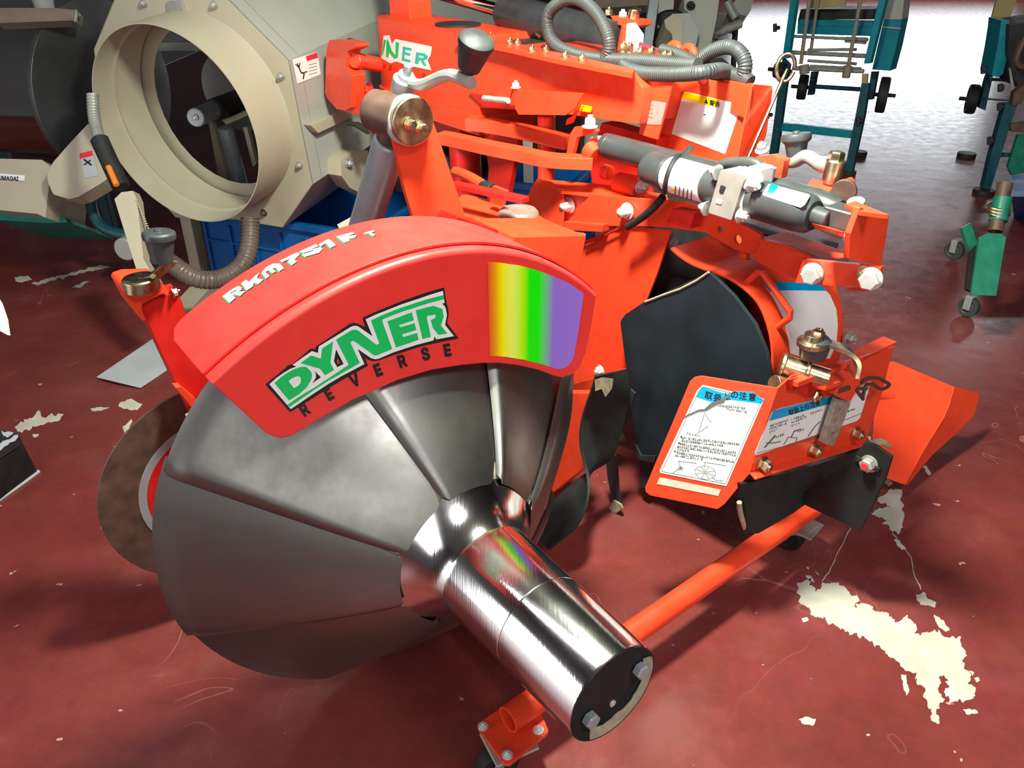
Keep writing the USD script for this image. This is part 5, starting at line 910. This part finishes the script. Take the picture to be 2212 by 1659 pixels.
tpl(.1, .02, PX(1826, 80, 1872, 82, 1868, 96, 1824, 92), ALU, 'tray')
tpl(-.01, .02, PX(1862, 160, 1874, 160, 1872, 181, 1861, 179), WOOD, 'wood_block')
part(TF, 'rear_leg', flat(tv(.55, *PX(1752, 155, 1764, 155, 1755, 205, 1744, 205)), tn, .04), DTEAL); part(TF, 'rear_leg', flat(tv(.5, *PX(1882, 155, 1895, 155, 1884, 215, 1873, 215)), tn, .04), DTEAL)
part(TF, 'rear_rail', rod(*tv(.55, (1762, 187), (1860, 193)), .014), DTEAL)
def wheel(parent, c, ax, r, name='wheel'): return part(parent, name, [lathe(c - ax * .03, ax, [(0, 0), (0, r * .3), (.01, r * .35), (.01, r * .7), (0, r * .75), (0, r * .95), (.01, r), (.05, r), (.06, r * .95), (.06, r * .75), (.05, r * .7), (.05, r * .35), (.06, r * .3), (.06, 0)], 32), rod(c - ax * .08, c + ax * .08, .012)], BLACK, None)
wheel(TF, tv(.6, (1734, 188))[0], SX, .085); wheel(TF, tv(.6, (1907, 205))[0], SX, .115)
for p in PX(1667, 345, 1833, 376): g = V(*p, z=.0); part(TF, 'foot_pad', rod(np.array([g[0], g[1], 0]), np.array([g[0], g[1], .025]), .045), DARK)
for x, y in PX(1745, 212, 1880, 222): g = tv(.55, (x, y))[0]; part(TF, 'foot_pad', rod(np.array([g[0], g[1], 0]), np.array([g[0], g[1], .03]), .05), DARK)
for x, y in PX(1668, 248, 1864, 262, 1684, 60): part(TF, 'clamp_screw', [rod(*tv(-.02, (x, y), (x - 10, y)), .012), rod(*tv(-.02, (x - 10, y - 9), (x - 10, y + 9)), .012)], DARK)
wheel(TF, tv(-.03, (1685, 152))[0], tx, .05, 'pulley')
# ================================================================ second teal machine at the right edge
TG = thing('teal_binder', 'dark teal machine with a tall front leg, cut off by the right edge', 'machine', np.array([3.4, 5.0, 0]))
h0 = V(2125, 412, z=.02); gn_ = N_([.15, 1, 0]); k9 = K(2012, 0, 3.6867)
gv = lambda off, *p: [V(*q, pl=(h0 + gn_ * off, gn_)) for q in p]
def gpl(off, t, px, mt, name, lab=None): return part(TG, name, flat(gv(off, *px), gn_, t), mt, lab)
gpl(0, .06, k9(590, 830, 690, 830, 640, 960, 560, 1220, 470, 1510, 412, 1500, 470, 1250, 540, 1000), DTEAL, 'front_leg'); gpl(.9, .06, k9(470, 560, 500, 560, 430, 880, 380, 860, 440, 640), DTEAL, 'rear_leg')
gpl(.3, .2, k9(555, 165, 620, 165, 610, 420, 570, 590, 530, 615, 480, 600, 520, 400, 545, 250), TEAL, 'belt_guard', 'teal belt guard'); gpl(.8, .02, k9(520, 0, 680, 0, 620, 160, 550, 180, 500, 390, 455, 370, 470, 180), WOOD, 'rear_board', 'tan board behind the guard')
gpl(.25, .3, k9(620, 200, 900, 160, 900, 800, 700, 700, 640, 600, 610, 420), DARK, 'body'); gpl(.1, .03, k9(540, 1215, 760, 1215, 760, 1250, 545, 1250), DTEAL, 'lower_rail'); gpl(.5, .03, k9(470, 620, 590, 630, 585, 650, 470, 645), DTEAL, 'upper_rail'); gpl(.9, .02, k9(390, 780, 640, 795, 640, 808, 390, 792), DTEAL, 'rear_rail')
gpl(-.02, .04, k9(625, 990, 800, 970, 800, 1060, 640, 1050), RUST, 'red_brown_bar'); gpl(-.02, .05, k9(660, 740, 730, 680, 780, 700, 720, 830, 640, 840), RUST, 'worn_block')
gpl(.05, .03, k9(690, 1080, 900, 1050, 900, 1330, 640, 1400, 610, 1330), TGREEN, 'green_cover'); gpl(.2, .004, k9(615, 540, 632, 540, 665, 720, 640, 735), ALU, 'slotted_strip')
part(TG, 'hook_bar', tube(gv(.1, *k9(735, 290, 700, 400, 680, 490, 720, 530, 760, 520)), .02, 8), RUST)
wheel(TG, gv(.95, k9(325, 790)[0])[0], SX, .095)
for q, off in ((k9(420, 1515)[0], 0), (k9(375, 895)[0], .9)): g = gv(off, q)[0]; part(TG, 'foot_pad', rod(np.array([g[0], g[1], 0]), np.array([g[0], g[1], .03]), .06), DARK)
for x, y in k9(440, 555, 575, 700, 490, 1120, 570, 850): part(TG, 'clamp_screw', [rod(*gv(-.02, (x, y), (x - 8, y)), .016), rod(*gv(-.02, (x - 7, y - 8), (x - 7, y + 8)), .014)], DARK)
# green castor outrigger in front of it
OG = thing('green_outrigger', 'green castored outrigger with a rusty pipe socket, at the right edge', 'machine part', V(2095, 668, z=0.))
od = 2.95; ov = lambda *p: [V(*q, d=od) for q in p]; kb9 = K(1650, 0, 2.370)
part(OG, 'pipe_socket', [pipe(V(2150, 500, d=od), V(2171, 396, d=od), .026)], RUST, 'rusty open pipe'); part(OG, 'green_sleeve', pipe(V(2156, 478, d=od), V(2166, 428, d=od), .031), TGREEN)
part(OG, 'clamp_wire', [tube([V(2157, 460, d=od) + .036 * (math.cos(t) * R_ + math.sin(t) * (W_ * .7 + U_ * .5)) + U_ * .012 * i for t in np.linspace(0, 2 * np.pi, 18)], .005, 8, 0) for i in range(3)], GOLD, 'wire clamp')
part(OG, 'side_plate', flat(ov(*kb9(1105, 1215, 1150, 1195, 1210, 1195, 1240, 1215, 1190, 1515, 1062, 1510)), W_, .012), TGREEN, 'bright green plate')
part(OG, 'rear_bracket', flat([V(*q, d=od + .12) for q in kb9(1015, 1165, 1060, 1140, 1100, 1260, 1070, 1330)], W_, .02), TGREEN)
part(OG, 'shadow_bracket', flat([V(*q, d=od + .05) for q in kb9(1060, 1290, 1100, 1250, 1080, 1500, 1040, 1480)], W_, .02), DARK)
for (x, y, dd, r) in ((2093, 662, 2.93, .042), (2062, 540, 3.15, .045)):
    c = V(x, y, z=r + .002); ax = N_(R_ * .8 + np.array([0, .6, 0])); wh = part(OG, 'castor_wheel', lathe(c - ax * .016, ax, [(0, 0), (0, r * .3), (.004, r * .6), (0, r * .7), (0, r * .94), (.005, r), (.027, r), (.032, r * .94), (.032, r * .7), (.028, r * .6), (.032, r * .3), (.032, 0)], 32), GREY)
    part(OG, 'castor_fork', [bx(c + Z * r * 1.1, .05, .03, .012, ax), bx(c + Z * r * .5 + ax * .024, .006, .03, r * 1.4, ax), bx(c + Z * r * .5 - ax * .024, .006, .03, r * 1.4, ax)], ALU)
single('blue_bin', 'plain blue plastic bin behind the green outrigger, right edge', 'bin', trimesh.convex.convex_hull(np.array([V(*p, z=.3) for p in PX(2185, 380, 2330, 370, 2340, 425, 2185, 425)] + [V(*p, z=0.) for p in PX(2190, 420, 2330, 410, 2340, 470, 2190, 470)])), BLUE, smooth=20)
# ================================================================ grey-beige machines far behind, top middle
def block(t, name, px, d, dep, mt, lab=None): return part(t, name, flat([V(*p, d=d) for p in px], W_, dep), mt, lab)
k1 = K(1300, 0, 5.53)
G1 = thing('grain_dryer', 'grey-beige machine with a slanted side chute, behind the grey conduits', 'machine', V(1400, 330, z=0.))
block(G1, 'front_cover', k1(745, 240, 850, 165, 960, 240, 960, 590, 850, 520, 835, 400, 760, 330), 4.6, .3, BEIGE, 'cream front cover')
block(G1, 'side_cover', k1(850, 165, 1050, 155, 1160, 370, 1110, 620, 960, 600, 960, 250), 4.62, .3, BEIGEG); block(G1, 'column', k1(985, -60, 1410, -60, 1370, 240, 1290, 600, 1120, 620, 1160, 370, 1060, 170, 985, 100), 4.8, .4, BEIGEG, 'tall grey-beige column')
block(G1, 'frame_post', k1(580, -60, 690, -60, 600, 580, 490, 560), 4.4, .08, GALV, 'grey frame post'); block(G1, 'panel', k1(690, -60, 870, -60, 850, 150, 740, 260, 690, 330, 660, 330), 4.9, .1, BEIGEG)
q_ = V(1400, 100, d=5.0); part(G1, 'lower_body', bx(np.array([q_[0], q_[1] + .1, q_[2] / 2]), .75, .4, q_[2], ch=.01), BEIGEG)
block(G1, 'top_panel', k1(-100, -60, 580, -60, 560, 60, -60, 100), 4.9, .1, plain('brown_panel', (.16, .12, .09), .6)); block(G1, 'interior_shade', k1(-100, 60, 1000, 60, 900, 600, -60, 560), 5.4, .1, DARK)  # the second slab is shade inside the machine, put in as dark colour
part(G1, 'pulley', rod(V(1445, 75, d=4.9), V(1452, 75, d=5.0), .14), BLACK)
part(G1, 'bolt', bolt(V(1492, 13, d=4.79), -W_, .02), DARK)
block(G1, 'leg', k1(1590, 150, 1640, 150, 1600, 860, 1560, 850), 5.6, .05, DARK); block(G1, 'drive_head', k1(1640, -60, 1820, -60, 1780, 120, 1720, 190, 1650, 170, 1560, 60), 5.6, .3, BEIGEG)
part(G1, 'linkage', [rod(V(1555, 30, d=5.4), V(1545, 85, d=5.4), .02), rod(V(1540, 75, d=5.4), V(1600, 50, d=5.4), .03), rod(V(1570, 5, d=5.4), V(1590, 40, d=5.4), .03)], ALU)
block(G1, 'tail_box', k1(1290, 700, 1440, 690, 1520, 760, 1500, 850, 1310, 850), 4.0, .15, DARK)
G2 = thing('pipe_stand', 'grey upright post with a base seen under the offset arm', 'stand', V(1140, 420, z=0.))
block(G2, 'post', k4b(1090, 420, 1230, 420, 1260, 1660, 1120, 1660), 3.9, .06, BEIGEG); block(G2, 'brace', k4b(1010, 1660, 1140, 1580, 1180, 1500, 1180, 1600, 1060, 1680), 3.88, .03, GALV)
block(G2, 'side_panel', k4b(540, 340, 980, 360, 960, 450, 720, 460, 620, 420), 3.95, .05, BEIGEG)
